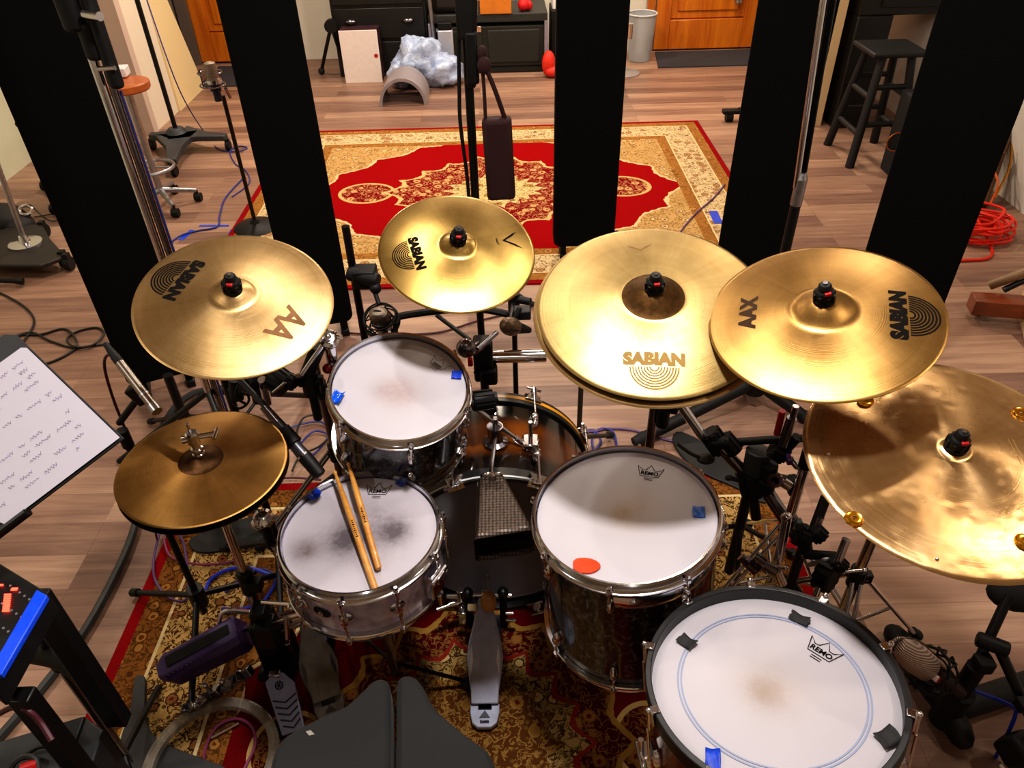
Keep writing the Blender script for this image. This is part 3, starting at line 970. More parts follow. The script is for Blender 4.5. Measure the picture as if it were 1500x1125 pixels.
# bass drum
BX, BY0, BY1, BRd = -.05, 1.37, 1.70, .2785
bs = thing('bass_drum', 'bass drum with amber and black burst shell, grey head facing the pedal', 'drum', (BX, (BY0 + BY1) / 2, .012))
tb = NT('amber sunburst lacquer'); x, y, z = tb.xyz(tb.coord())
nb, _ = tb.noise(tb.mapping(tb.coord(), (6, 1.5, 6)), 2, 4)
k = (y.abs() + (nb - .5) * .03).sstep(.035, .09)
tb.set(col=tb.mix(k, tb.ramp(nb, [(.3, srgb('542804')), (.7, srgb('8a4808'))]), srgb('0c0907')), rough=.14, coat=.7, coatr=.06)
L0 = (BY1 - BY0)
MB = at((BX, BY0, BRd + .012), (0, 1, 0))
obj('shell', G().lathe(ring(BRd - .02, BRd - .009, .02, L0 - .02), MB, 96), tb.m, bs, True)
hb = mat('smoke grey drum head', '6a646a', .32, 0, .12, 8)
obj('batter_head', G().lathe([(0, .012), (BRd - .035, .012), (BRd - .03, .009), (BRd - .012, .02)], MB, 96), hb, bs, True)
obj('front_head', G().lathe([(0, L0 - .012), (BRd - .02, L0 - .012)], MB, 64), BLKP, bs, True)
h1 = obj('hoop', G().lathe(ring(BRd - .011, BRd, -.012, .03), MB, 96), HOOPB, bs, True, bev=.002)
obj('inlay', G().lathe(ring(BRd - .0005, BRd + .0008, -.006, .000), MB, 96), mat('pale hoop inlay', 'cfcfd0', .4), h1, True)
h2 = obj('hoop', G().lathe(ring(BRd - .011, BRd, L0 - .03, L0 + .012), MB, 96), HOOPB, bs, True, bev=.002)
obj('inlay', G().lathe(ring(BRd - .0005, BRd + .0008, L0 - .014, L0 - .001), MB, 96), mat('gold hoop inlay', 'c98a1c', .35), h2, True)
for i in range(8):
    a = 90 + 22 + 45 * i
    ca, sa = math.cos(rad(a)), math.sin(rad(a))
    for s, y0 in ((1, 0.0), (-1, L0)):
        M = MB @ Matrix.Rotation(rad(-a), 4, 'Z') @ Matrix.Translation((0, 0, y0)) @ Matrix.Diagonal((1, 1, s, 1))
        # flared claw with T-handle and lug
        g = G().prism([(-.026, -.012), (.026, -.012), (.022, -.004), (.007, .03), (-.007, .03), (-.022, -.004)], -.003, .006, Matrix.Translation((BRd + .004, 0, 0)) @ Euler((0, PI / 2, 0)).to_matrix().to_4x4() @ Matrix.Rotation(-PI / 2, 4, 'Z'))
        g.box((BRd - .005, 0, -.014), (.022, .05, .005))
        c_ = obj('claw', G().add(g.v, g.f, M), CHROME, bs, True, bev=.0015)
        g = G().rod((BRd + .014, 0, -.03), (BRd + .014, 0, .085), .0035).rod((BRd + .014, -.022, -.032), (BRd + .014, .022, -.032), .0045).rod((BRd + .014, 0, -.034), (BRd + .014, 0, -.01), .007)
        obj('t_rod', G().add(g.v, g.f, M), CHROME, c_, True)
        g = G().ball((BRd, 0, .095), (.016, .013, .03), None, 12, 8).ball((BRd + .01, 0, .085), (.009, .01, .012), None, 10, 6)
        obj('lug', G().add(g.v, g.f, M), CHROME, bs, True)
# bracket posts on the bass drum
pb = PY(727, 668, 1.50)
pz = .575
g = G().lathe([(0, 0), (.034, 0), (.034, .008), (.022, .014), (.020, .055), (.022, .06), (0, .06)], Matrix.Translation((pb.x, 1.50, .562)), 24)
pt = obj('mount_post', g, DCHROME, bs, True)
obj('eye_screw', G().rod((pb.x + .002, 1.5, .62), (pb.x + .002, 1.5, .65), .008).torus((pb.x + .002, 1.5, .655), .009, .004, Matrix.Rotation(PI / 2, 4, 'X'), 16, 6), CHROME, pt, True)

# cowbell hanging in front of the bass drum
top_c, mouth = PY(720, 708, 1.30), PY(739, 800, 1.12)
ax = (mouth - top_c).normalized(); Lc = (mouth - top_c).length
side = V((1, 0, 0)) - ax * ax.x; side.normalize(); upn = side.cross(ax) * -1
if upn.y > 0: upn = -upn
Mc = Matrix.Translation(top_c) @ Matrix((side, ax.cross(side) * (1 if ax.cross(side).dot(upn) > 0 else -1), ax)).transposed().to_4x4()
cb = thing('cowbell', 'dark hammered steel cowbell mounted in front of the bass drum', 'cowbell', top_c)


def rsec(w, h, z, k=7):
    out = []
    for cx, cy, a0 in ((w - .012, h - .012, 0), (-w + .012, h - .012, 90), (-w + .012, -h + .012, 180), (w - .012, -h + .012, 270)):
        out += [(cx + .012 * math.cos(rad(a0 + 90 * i / (k - 1))), cy + .012 * math.sin(rad(a0 + 90 * i / (k - 1))), z) for i in range(k)]
    return out


g = G(); secs = [rsec(.031 + .037 * k / 10, .026 + .020 * k / 10, Lc * k / 10) for k in range(11)]
N_ = len(secs[0]); vs = [p for s_ in secs for p in s_]
fs = [(k * N_ + i, k * N_ + (i + 1) % N_, (k + 1) * N_ + (i + 1) % N_, (k + 1) * N_ + i) for k in range(10) for i in range(N_)] + [tuple(range(N_))]
tc = NT('hammered black steel'); v_, _ = tc.voro(tc.coord(), 120, 'F1', .15)
tc.set(col=tc.ramp(v_, [(.2, srgb('57463a')), (.62, srgb('120e0c'))]), metal=.5, rough=.42); tc.bump(v_, .5, .002)
obj('bell_body', G().add(vs, fs, Mc), tc.m, cb, True, solid=.003)
g = G().box((0, 0, -.012), (.05, .036, .024), None)
bk = obj('bracket', G().add(g.v, g.f, Mc), BLK, cb, True, bev=.005)
b_ = top_c + V((.004, -.012, .03))
obj('wing_bolt', G().rod(b_ - V((0, 0, .02)), b_ + V((0, 0, .012)), .010, .007).ball(b_ + V((.014, 0, .012)), (.012, .006, .008)).ball(b_ + V((-.012, 0, .012)), (.012, .006, .008)), CHROME, bk, True)
obj('hex_bolt', G().rod(top_c + V((-.034, -.004, .0)), top_c + V((-.018, -.004, .002)), .007), CHROME, bk, True)
obj('mount_rod', G().tube([top_c + V((0, .0, 0)), top_c + V((.0, .06, -.005)), V((pb.x, 1.46, .605)), V((pb.x, 1.5, .6))], .006, 8), DCHROME, cb, True)

# tom arm with clamp, from the tom to the bass drum hardware
t = thing('tom_arm', 'chrome rod and clamp reaching from the rack tom down over the bass drum', 'mount', (PY(778, 690, 1.5).x, 1.5, .555))
A0, A1 = PY(697, 598, 1.50), PY(774, 656, 1.50)
obj('rod', G().rod(A0, A1, .0065).rod(A0 * .25 + A1 * .75, A1, .009), CHROME, t, True)
B0, B1 = PY(777, 618, 1.50), PY(771, 700, 1.50)
obj('upright', G().rod(B0, V((B0.x, 1.5, .565)), .006), CHROME, t, True)
c_ = PY(774, 660, 1.50)
obj('clamp', G().box(c_, (.03, .035, .03), Euler((0, .6, 0)).to_matrix().to_4x4()).box(c_ + V((.008, -.01, .018)), (.02, .02, .02)).rod(c_ + V((-.02, -.02, -.02)), c_ + V((.02, -.02, .015)), .007).rod(c_ + V((.012, -.02, .012)), c_ + V((.03, -.03, .03)), .005), CHROME, t, True, bev=.003)
obj('tom_bracket', G().rosette(PY(692, 588, 1.50), PY(722, 584, 1.52), .026).rod(PY(684, 592, 1.5), PY(728, 583, 1.52), .018), BLKP, t, True)
obj('base_bracket', G().box((B0.x, 1.5, .563), (.045, .05, .016)), CHROME, t, True, bev=.005)

# ------------------------------------------------------------------ sticks
STW = wood_mat('hickory', 'b9772c', 'd6a052', 'x', .4, scale=2.0)


def stick(label, tip_px, butt_px, htip, hbutt):
    a, b = P(*butt_px, hbutt), P(*tip_px, htip)
    L = (b - a).length; a = b + (a - b).normalized() * max(L, .30)
    t = thing('drumstick', label, 'drumstick', (a + b) / 2)
    L = (b - a).length
    prof = [(0, 0), (.0055, .001), (.0073, .006), (.0073, L * .66), (.0068, L * .75), (.0042, L * .94), (.0032, L * .962), (.0036, L * .968), (.005, L * .978), (.0048, L * .99), (.002, L), (0, L)]
    obj('stick_body', G().lathe(prof, at(a, b - a), 16), STW, t, True)
    g2 = G()
    # printed mark on the upper side
    upv = (V((0, 0, 1)) - (b - a).normalized() * V((0, 0, 1)).dot((b - a).normalized())).normalized()
    sdir = upv.cross((b - a).normalized())
    for k in range(9):
        pc = a + (b - a) * (.40 + .016 * k) + upv * .0073
        w = sdir * (.0016 + .0012 * (k % 3 == 0)); l_ = (b - a).normalized() * .0016
        i = len(g2.v); g2.v += [tuple(pc - w - l_), tuple(pc + w - l_), tuple(pc + w + l_), tuple(pc - w + l_)]; g2.f.append((i, i + 1, i + 2, i + 3))
    obj('printed_mark', g2, INK, t, True, recalc=False)


HS = SN.z + .0012
stick('longer-looking drumstick on the snare, its butt nearest the front rim', (490, 690), (550, 864), HS + .034, HS + .0085)
stick('shorter-looking drumstick on the snare, nearer the maker mark', (510, 678), (555, 834), HS + .048, HS + .0085)

# ------------------------------------------------------------------ tape and gel pads
def pad(name, label, cat, drum_t, px, py, z, w, h, ang_px, colr, group, blob=False, curl=.004, gloss=.3):
    q = px_local(drum_t, px, py, z)
    q2 = px_local(drum_t, px + 8 * math.cos(ang_px), py + 8 * math.sin(ang_px), z)
    ang = math.atan2(q2.y - q.y, q2.x - q.x)
    M = RM[drum_t.name] @ Matrix.Translation((q.x, q.y, z + .001)) @ Matrix.Rotation(ang, 4, 'Z')
    if blob:
        pts = [((w / 2) * math.cos(a) * (1 + .08 * math.sin(3 * a + 1)), (h / 2) * math.sin(a) * (1 + .06 * math.cos(2 * a))) for a in [2 * PI * k / 36 for k in range(36)]]
        g = G().prism(pts, 0, .004, M)
        g.prism([(-.2 * w, -.40 * h), (-.08 * w, -.40 * h), (-.12 * w, -.62 * h), (-.2 * w, -.6 * h)], 0, .0035, M)
        o = obj(name, g, colr, bev=.001)
    else:
        rnd = [random.uniform(-.06, .06) for _ in range(8)]
        def fn(u, v):
            x, y = (u - .5) * w, (v - .5) * h
            x += w * rnd[int(v * 3.9)] * (u > .9 or u < .1) * .8
            return (x, y, curl * (abs(u - .5) * 2) ** 2 * (1 if u > .5 else .6) + .0008 * math.sin(9 * u + 7 * v) + .0012)
        o = obj(name, G().sheet(fn, 8, 5, M), colr, solid=.0012, angle=80)
    return tag(o, label, cat, group)


BLUT = mat('blue masking tape', '0a3fc4', .35, 0, .2, 90); BLKT = mat('black gaffer tape', '232326', .75, 0, .25, 120, bump=.4)
ORG = mat('orange gel', 'e0400a', .28, 0, .08, 30)
GB = 'blue gel pads on the drum heads'
pad('gel_pad', 'flat blue gel pad beside the maker mark on the rack tom head', 'gel pad', tom, 669, 550, TMd, .024, .026, .1, BLUT, GB)
pad('gel_pad', 'crumpled shiny blue gel pad at the rim of the rack tom head', 'gel pad', tom, 495, 584, TMd, .026, .034, .3, mat('shiny blue gel', '0c55d0', .15), GB, curl=.012)
pad('gel_pad', 'blue gel pad folded over the snare rim beside the dynamic microphone', 'gel pad', sn, 460, 727, SND, .030, .026, -.5, BLUT, GB, curl=.01)
pad('gel_pad', 'dark blue gel pad on the snare rim beside the maker mark', 'gel pad', sn, 590, 707, SND, .024, .03, .4, mat('dark blue tape', '16347e', .5), GB)
pad('gel_pad', 'square blue gel pad alone on the floor tom head opposite the orange pad', 'gel pad', ft, 1024, 751, FD, .026, .032, .05, mat('soft blue gel', '1a58b4', .4), GB, curl=.001)
pad('gel_pad', 'round orange gel pad on the front of the floor tom head', 'gel pad', ft, 858, 830, FD, .058, .042, .1, ORG, None, True)
GT = 'tape strips on the big drum head'
zb = BD - .0225
pad('tape_strip', 'black tape strip across the grey ring on the side facing the floor tom', 'tape', big, 1006, 942, zb, .034, .026, .6, BLKT, GT, curl=.008)
pad('tape_strip', 'black tape strip across the grey ring just above the maker mark', 'tape', big, 1171, 908, zb, .038, .024, .45, BLKT, GT, curl=.006)
pad('tape_strip', 'black torn tape strip beyond the grey ring near the black hoop of the big drum', 'tape', big, 1300, 1082, zb, .036, .030, -.5, BLKT, GT, curl=.008)
pad('tape_strip', 'bright blue tape strip at the front edge of the big drum head', 'tape', big, 1044, 1118, zb, .025, .05, .1, BLUT, GT, curl=.003)
# ------------------------------------------------------------------ pedals
def pedal_board(poly, thick, M): return G().prism(poly, 0, thick, M)


PSIL = mat('silver pedal alloy', 'a6a9bd', .36, .35, .1, 40); PGRY = mat('worn grey pedal alloy', '77726c', .45, .4, .2, 30); PDRK = mat('dark pedal alloy', '4a4850', .4, .8, .2, 30)
PBLU = mat('pale blue grey footboard', '9aa0c4', .4, .5, .06, 40)


def kick_pedal(name, label, heel, toe, rise, m, w=1.0, plate=True, beater=True):
    heel, toe = V(heel), V(toe)
    d = V((toe.x - heel.x, toe.y - heel.y, 0)); L = d.length; d.normalize()
    yaw = math.atan2(-d.x, d.y)
    t = thing(name, label, 'pedal', (heel.x, heel.y, .012), (0, 0, yaw))
    R = math.atan2(rise, L * .8)
    y0 = .05
    # base plate, heel plate, footboard
    obj('base_plate', G().prism([(-.032 * w, 0), (.032 * w, 0), (.04 * w, L + .04), (-.04 * w, L + .04)], 0, .006), PDRK if not beater else BLK, t, bev=.002)
    hp = obj('heel_plate', G().prism([(-.030 * w, .0), (-.016 * w, -.012), (.016 * w, -.012), (.030 * w, .0), (.036 * w, .028), (.036 * w, .052), (.016 * w, .052), (.016 * w, .036), (-.016 * w, .036), (-.016 * w, .052), (-.036 * w, .052), (-.036 * w, .028)], .006, .020), m, t, bev=.002)
    obj('emblem_plate', G().prism([(-.015, .012), (.015, .012), (0, .034)], .020, .0212).prism([(-.012, -.002), (.012, -.002), (.012, .004), (-.012, .004)], .020, .0208), PDRK, hp)
    tx = textg('TAMA', .009, .0004) if beater else None
    if tx: obj('lettering', tx.map(lambda v: V((v.x, v.y + .003, .0213))), INK, hp, recalc=False)
    M = Matrix.Translation((0, y0, .022)) @ Matrix.Rotation(R, 4, 'X')
    l = (L - y0) / math.cos(R)
    prof = [(.0, .034), (.12, .035), (.28, .042), (.42, .046), (.56, .042), (.72, .032), (.86, .024), (1.0, .018)]
    poly = [(x * w, f * l) for f, x in prof] + [(-x * w, f * l) for f, x in reversed(prof)]
    fb = obj('footboard', G().prism(poly, 0, .010, M), m, t, bev=.003)
    g = G()
    for x0 in (-.012, -.004, .004, .012): g.box((x0 * w, l * .48, .0108), (.0022, l * .86, .003))
    for s in (-1, 1):
        g.tube([(s * .034 * w, l * .18, .011), (s * .040 * w, l * .36, .011), (s * .036 * w, l * .58, .011), (s * .022 * w, l * .72, .011)], .0018, 6)
    obj('tread_ridges', G().add(g.v, g.f, M), m, fb)
    g = G()
    for s in (-1, 1): g.prism([(s * .036 * w, l * .22), (s * .040 * w, l * .36), (s * .034 * w, l * .55), (s * .029 * w, l * .40)][::s], .0095, .0108)
    obj('side_inlay', G().add(g.v, g.f, M), WHT if beater else PDRK, fb)
    # frame posts, axle, cam, beater
    yT = L + .012; hT = .15
    for s in (-1, 1):
        obj('post', G().box((s * .05, yT, hT / 2), (.022, .028, hT)).ball((s * .05, yT, hT), (.016, .018, .016)), BLK if beater else DCHROME, t, bev=.004)
    ax_ = obj('axle', G().rod((-.11 if beater else -.065, yT, hT - .012), (.075, yT, hT - .012), .0075).lathe([(0, 0), (.02, 0), (.02, .018), (0, .018)], at((-.01, yT, hT - .012), (1, 0, 0)), 20), CHROME, t)
    g = G().rod((-.07, yT, hT - .03), (-.07, yT + .005, hT + .01), .012).box((-.066, yT - .03, .085), (.022, .02, .05)).rod((.055, yT - .02, .05), (.085, yT - .02, .045), .006).rod((.055, yT - .02, .08), (.08, yT - .02, .08), .006)
    obj('spring_and_screws', g, CHROME, t, bev=.002)
    obj('chain', G().tube([(0, l * math.cos(R) + y0 - .005, math.sin(R) * l + .03), (0, yT - .02, hT - .02), (0, yT - .01, hT)], .006, 6, 8), DCHROME, t)
    if beater:
        bt = obj('beater_rod', G().rod((.012, yT, hT - .01), (.010, yT - .015, hT + .10), .0035), CHROME, t)
        obj('beater_head', G().lathe([(0, -.013), (.012, -.012), (.022, -.005), (.024, 0), (.022, .005), (.012, .012), (0, .013)], at((.012, yT - .05, hT + .028), V((0, -1, .75))) @ Matrix.Diagonal((.92, 1.3, 1, 1)), 28), wood_mat('beater wood', 'a06a2c', 'c48a48', 'z', .4), bt)
        obj('beater_counterweight', G().box((-.035, yT - .045, hT - .005), (.026, .02, .036), Euler((.6, 0, 0)).to_matrix().to_4x4()), mat('tan leather tab', 'd8c49a', .35, 0, .08), ax_, bev=.004)
    return t


kick_pedal('kick_pedal', 'silver kick drum pedal with round wooden beater, in front of the bass drum', P(710, 1062, .02), P(712, 893, .10), .115, PSIL, 1.08)
kick_pedal('kick_pedal', 'dull grey pedal standing between the hi-hat pedal and the snare stand', P(487, 1052, .02), P(455, 930, .09), .11, PGRY, 1.12, beater=False)
# link bar between the two pedals
tag(obj('drive_shaft', G().rod(P(640, 893, .12), P(700, 872, .12), .007).rod(P(658, 886, .12), P(683, 878, .12), .011), CHROME), 'chrome drive shaft joining the silver pedal from the snare side', 'rod')

# hi-hat stand with its footboard
hx, hy = hc.x, hc.y
t = thing('hi_hat_stand', 'chrome hi-hat stand with a pale blue chevron footboard', 'stand', (hx, hy, .012))
obj('pull_rod', G().rod((hx, hy, .6), (hx, hy, .93), .0035), CHROME, t, True)
obj('upper_tube', G().rod((hx, hy, .40), (hx, hy, .775), .0105).lathe([(0, 0), (.03, 0), (.032, .006), (.012, .012), (0, .012)], Matrix.Translation((hx, hy, .772)), 24), CHROME, t, True)
obj('tube_joint', G().rod((hx, hy, .37), (hx, hy, .45), .02).box((hx + .02, hy - .01, .41), (.04, .03, .035)), BLK, t, True, bev=.004)
obj('lower_tube', G().rod((hx, hy, .08), (hx, hy, .40), .0145), CHROME, t, True)
obj('memory_clamp', G().rod((hx, hy, .25), (hx, hy, .29), .023), CHROME, t, True)
obj('frame', G().box((hx, hy, .15), (.07, .06, .20)).box((hx, hy + .0, .04), (.10, .10, .03)), BLK, t, True, bev=.012)
for a in (62, 168):
    e = V((hx + .27 * math.cos(rad(a)), hy + .27 * math.sin(rad(a)), .024))
    lg = obj('leg', G().tube([(hx, hy, .24), (hx * .6 + e.x * .4, hy * .6 + e.y * .4, .155), e], .008, 8), CHROME, t, True)
    obj('rubber_foot', G().ball(e, (.03, .022, .013)), RUB, lg, True)
ht, hl_ = P(405, 984, .125), P(420, 1075, .04)
poly = []
for px, py in ((388, 1000), (399, 988), (413, 985), (431, 1000), (445, 1062), (446, 1066), (413, 1079)):
    s_ = (1079 - py) / 94
    poly.append(P(px, py, .035 + .09 * max(0, min(1, s_))))
nrm = (poly[3] - poly[0]).cross(poly[-1] - poly[0]).normalized()
if nrm.z < 0: nrm = -nrm
g = G(); n_ = len(poly)
g.add([*poly, *[p - nrm * .009 for p in poly]], [tuple(range(n_)), tuple(range(n_, 2 * n_))[::-1]] + [(i, (i + 1) % n_, n_ + (i + 1) % n_, n_ + i) for i in range(n_)])
fb = obj('footboard', g, PBLU, t, True, bev=.002)


def on_board(px, py):       # sight line meets the footboard plane
    d = ray(px, py); s_ = (poly[0] - EYE).dot(nrm) / d.dot(nrm); return EYE + d * s_ + nrm * .0012


g = G()
for k in range(5):
    y = 1026 + 9.2 * k; x = 410 + 3.1 * k
    pts = [on_board(x - 10 + k * .6, y + 1), on_board(x + 8, y + 3), on_board(x + 24 - k * 1.6, y - 11)]
    g.tube(pts, .0022, 6, raw=True)
obj('chevron_ridges', g, mat('navy rubber', '20233c', .6), fb, True)
c0 = on_board(409, 1004); r0 = (on_board(415, 1003) - c0).length
ux = (on_board(413, 1003) - c0).normalized(); uy = nrm.cross(ux)
Ms = Matrix.Translation(c0) @ Matrix((ux, uy, nrm)).transposed().to_4x4()
g = G().lathe(ring(r0 * .8, r0, 0, .001), Ms, 28)
for k in range(6):
    a = k * PI / 3; g.box((Ms @ V((r0 * .42 * math.cos(a), r0 * .42 * math.sin(a), .0005))), (r0 * .72, r0 * .16, .001), Ms.to_3x3().to_4x4() @ Matrix.Rotation(a, 4, 'Z'))
obj('emblem', g, INK, fb, True)
obj('toe_clip', G().box(on_board(404, 987) + nrm * .006, (.03, .018, .012)), CHROME, fb, True, bev=.003)
obj('heel_rail', G().tube([P(413, 1080, .02), V((hx, hy, .03))], .012, 8), BLK, t, True)

# purple jam block on a chrome rod
J0, J1 = PY(240, 982, 1.10), PY(346, 926, 1.17)
jx = (J1 - J0).normalized(); Lj = (J1 - J0).length
jz = V((0, -.30, .95)); jz = (jz - jx * jz.dot(jx)).normalized(); jy = jz.cross(jx)
MJ = Matrix.Translation(J0) @ Matrix((jx, jy, jz)).transposed().to_4x4()
PURP = mat('purple plastic', '3a2360', .4, 0, .15, 60)
t = thing('jam_block', 'long purple plastic percussion block with a slot, beside the hi-hat stand', 'percussion block', J0)
sec = lambda f: [(f * .5, -.026 * f), (f * .5, .026 * f)]
g = G()
xs = [(-.012, .55), (.012, 1.0), (Lj + .0, 1.12), (Lj + .012, 1.02)]
for x0, f in xs:
    pass
oct_ = lambda x0, f: [(x0, y * f, z * f) for y, z in ((-.026, -.066), (.026, -.066), (.036, -.05), (.036, .012), (.028, .024), (-.024, .024), (-.038, .010), (-.038, -.05))]
vs = [p for x0, f in xs for p in oct_(x0, f)]
fs = [tuple(range(8))[::-1], tuple(range(24, 32))] + [(k * 8 + i, k * 8 + (i + 1) % 8, (k + 1) * 8 + (i + 1) % 8, (k + 1) * 8 + i) for k in range(3) for i in range(8)]
jb = obj('block_body', G().add(vs, fs, MJ), PURP, t, True, bev=.003, angle=25)
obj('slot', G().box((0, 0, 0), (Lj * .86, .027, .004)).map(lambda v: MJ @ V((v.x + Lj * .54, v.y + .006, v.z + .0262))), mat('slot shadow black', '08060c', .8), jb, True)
g = G()
for k in range(15): g.ball(MJ @ V((.02 + k * Lj * .062, -.027, .0222)), (.0035, .0025, .0025))
obj('grip_ridge', g, PURP, jb, True)
obj('mount_rod', G().tube([MJ @ V((Lj * .8, .03, 0)), PY(330, 895, 1.2), V((hx + .02, hy, .27))], .006, 8), CHROME, t, True)
obj('clamp', G().box((hx + .012, hy - .01, .275), (.05, .05, .035)).rod((hx + .03, hy - .03, .275), (hx + .06, hy - .05, .275), .007), BLK, t, True, bev=.004)
# chrome linkage rods left of the snare
t = thing('percussion_clamp', 'chrome multi clamp with two rods between the hi-hat stand and the snare', 'clamp', PY(430, 905, 1.05))
g = G()
for a, b, r0 in (((398, 912), (447, 898), .007), ((404, 925), (446, 912), .007), ((385, 882), (430, 886), .006)): g.rod(PY(*a, 1.12), PY(*b, 1.06), r0)
obj('rod', g, CHROME, t, True)
obj('clamp_body', G().box(PY(392, 925, 1.12), (.05, .05, .09)).box(PY(382, 900, 1.14), (.04, .05, .06)).rod(PY(392, 925, 1.12), V((hx + .01, hy, .2)), .014), BLK, t, True, bev=.006)
obj('wing_bolt', G().rod(PY(419, 905, 1.08), PY(421, 935, 1.08), .006).ball(PY(427, 889, 1.06), .01).ball(PY(436, 891, 1.06), .008), CHROME, t, True)
t = thing('clamp_assembly', 'small dark chrome clamp with wing nuts lying under the purple block', 'clamp', P(310, 1025, .012))
g = G()
for i in range(9):
    p = P(275 + 11 * i, 1040 - 7 * i, .05 + .012 * (i % 3)); g.box(p, (.028, .022, .03), Euler((.3 * i, .5 * i, .7 * i)).to_matrix().to_4x4())
obj('clamp_body', g, DCHROME, t, True, bev=.003)
g = G()
for px, py in ((293, 1020), (325, 998), (300, 1004), (285, 1033)): g.ball(P(px, py, .09), .008); g.rod(P(px, py, .09), P(px + 8, py + 7, .05), .005)
obj('wing_bolt', g, CHROME, t, True)
tag(obj('glare_streak', G().rod(P(309, 1081, .02), P(350, 1059, .02), .004), CHROME), 'thin bright streak of glare inside the clear ring, shaped as a rod', 'rod')  # white glare inside the clear ring, shaped as a chrome rod

# ------------------------------------------------------------------ throne and things around the seat
HT = .50
SEAT = mat('dark grey seat cloth', '1d1e1f', .85, 0, .25, 220, bump=.4, sheen=.05)
t = thing('drum_throne', 'dark grey saddle shaped drum throne with a centre slit, at the bottom edge', 'stool', (-.25, .62, .012))
Lp = [(571, 1150), (572, 1060), (570, 1002), (560, 992), (545, 996), (528, 1012), (505, 1032), (470, 1048), (430, 1068), (405, 1090), (394, 1125), (392, 1160)]
Rp = [(579, 1150), (580, 1060), (581, 1000), (592, 988), (608, 990), (622, 1008), (636, 1034), (662, 1058), (690, 1080), (714, 1098), (726, 1125), (728, 1160)]
for lab, pp in (('left lobe', Lp), ('right lobe', Rp)):
    q = [P(x, y, HT) for x, y in pp]
    q = catmull(q, 3)
    s0, s1 = q[0], q[-1]
    q2 = [(p.x, p.y) for p in q] + [(s1.x + (.0 if lab[0] == 'l' else .0), .42), (s0.x, .42)]
    obj('seat_cushion', G().prism(q2, HT - .075, HT), SEAT, t, True, bev=.016, angle=60)
obj('seat_pan', G().lathe([(0, 0), (.15, 0), (.15, .02), (0, .02)], Matrix.Translation((-.25, .60, HT - .096)), 32), BLK, t, True)
obj('post', G().rod((-.25, .6, .14), (-.25, .6, HT - .09), .016), CHROME, t, True)
for a in (60, 180, 300):
    e = V((-.25 + .22 * math.cos(rad(a)), .6 + .22 * math.sin(rad(a)), .024))
    obj('leg', G().rod((-.25, .6, .22), e, .009).ball(e, (.022, .022, .012)), CHROME, t, True)
tag(obj('label_tag', G().prism([(p.x, p.y) for p in (P(448, 1072, HT), P(455, 1070, HT), P(461, 1076, HT), P(453, 1078, HT))], HT, HT + .0015), mat('pale paper scrap', '9a958c', .8)), 'tiny pale paper scrap lying on the throne seat', 'paper scrap')

PADG = mat('dark grey moulded plastic', '2e2e30', .7, 0, .2, 40)
q = catmull([P(x, y, .03) for x, y in ((197, 994), (205, 989), (212, 994), (212, 1040), (220, 1070), (245, 1090), (300, 1112), (330, 1128), (260, 1150), (180, 1128), (176, 1085), (190, 1040))], 4, True)
tag(obj('floor_pedal_pad', G().prism([(p.x, p.y) for p in q], .010, .03), PADG, bev=.006), 'dark grey curved plastic foot plate on the rug beside the black side cabinet', 'foot plate')
cr_ = P(313, 1122, .02); Rr = (P(412, 1105, .02) - cr_).length
tr = NT('clear plastic'); n_, _ = tr.noise(tr.coord(), 20, 3)
tr.set(col=srgb('9c9488'), rough=n_ * .2 + .15, alpha=.55, spec=.6)
tag(obj('clear_ring', G().lathe([(Rr - .026, .032), (Rr, .032), (Rr, .05), (Rr - .004, .052), (Rr - .022, .052), (Rr - .026, .05), (Rr - .026, .032)], Matrix.Translation((cr_.x, cr_.y, 0)), 72), tr.m), 'clear plastic ring lying flat on the rug beside the throne', 'ring')

# black side cabinet at the lower left with the small mixer above
BWD = wood_mat('black oak veneer', '1c1d1f', '2b2d30', 'y', .5, coat=0)
hb_ = .46
tl, tr_, br_ = P(-60, 1104, hb_), P(124, 1048, hb_), P(132, 1160, hb_)
t = thing('side_cabinet', 'black wood grained side cabinet under the mixer with cables on top', 'cabinet', (tl.x * .5 + br_.x * .5, .7, 0))
ex = (tr_ - tl).normalized(); 
quad = [tl, tr_, tr_ + V((.03, -.36, 0)), tl + V((.03, -.36, 0))]
obj('carcass', G().prism([(p.x, p.y) for p in quad], .0, hb_), BWD, t, True, bev=.003)
e0, e1 = quad[1], quad[2]
obj('edge_rail', G().prism([(e0.x, e0.y), (e0.x + .05, e0.y - .03), (e1.x + .05, e1.y), (e1.x, e1.y)], .0, hb_ - .004), mat('grey edge strip', '26282b', .4), t, True, bev=.004)
# uprights of the mixer stand
pa, pb_ = PY(60, 885, .80), PY(155, 1050, .80)
t = thing('mixer_stand', 'black upright posts with a cross tube carrying the small mixer', 'stand', (pa.x, pa.y, 0))
xa = pa.x
obj('post', G().box((xa, .80, (hb_ + .88) / 2), (.042, .03, .88 - hb_)), BLK, t, True, bev=.003)
pc = PY(40, 1000, .66)
obj('post', G().box((pc.x - .03, .665, (hb_ + .80) / 2), (.034, .03, .80 - hb_)), BLK, t, True, bev=.003)
cx0, cx1 = PY(5, 950, .92), PY(92, 968, .86)
obj('cross_tube', G().tube([cx0 + V((-.2, .05, .02)), cx0, cx1, V((xa, .80, cx1.z - .02))], .020, 12), BLKP, t, True)
hm = .895
M0, M1, M2 = P(70, 868, hm), P(0, 825, hm), P(-10, 1010, hm)
fx = (M0 - M2); 
quad = [M0, M0 + (M1 - M0) * 4.2, M2 + (M1 - M0) * 4.2, M2]
t = thing('mixer', 'small black mixer with red lit meters and blue tape along its edge', 'mixer', (M0 + M2) / 2)
mx = obj('case', G().prism([(p.x, p.y) for p in quad], hm - .05, hm), BLKP, t, True, bev=.003)
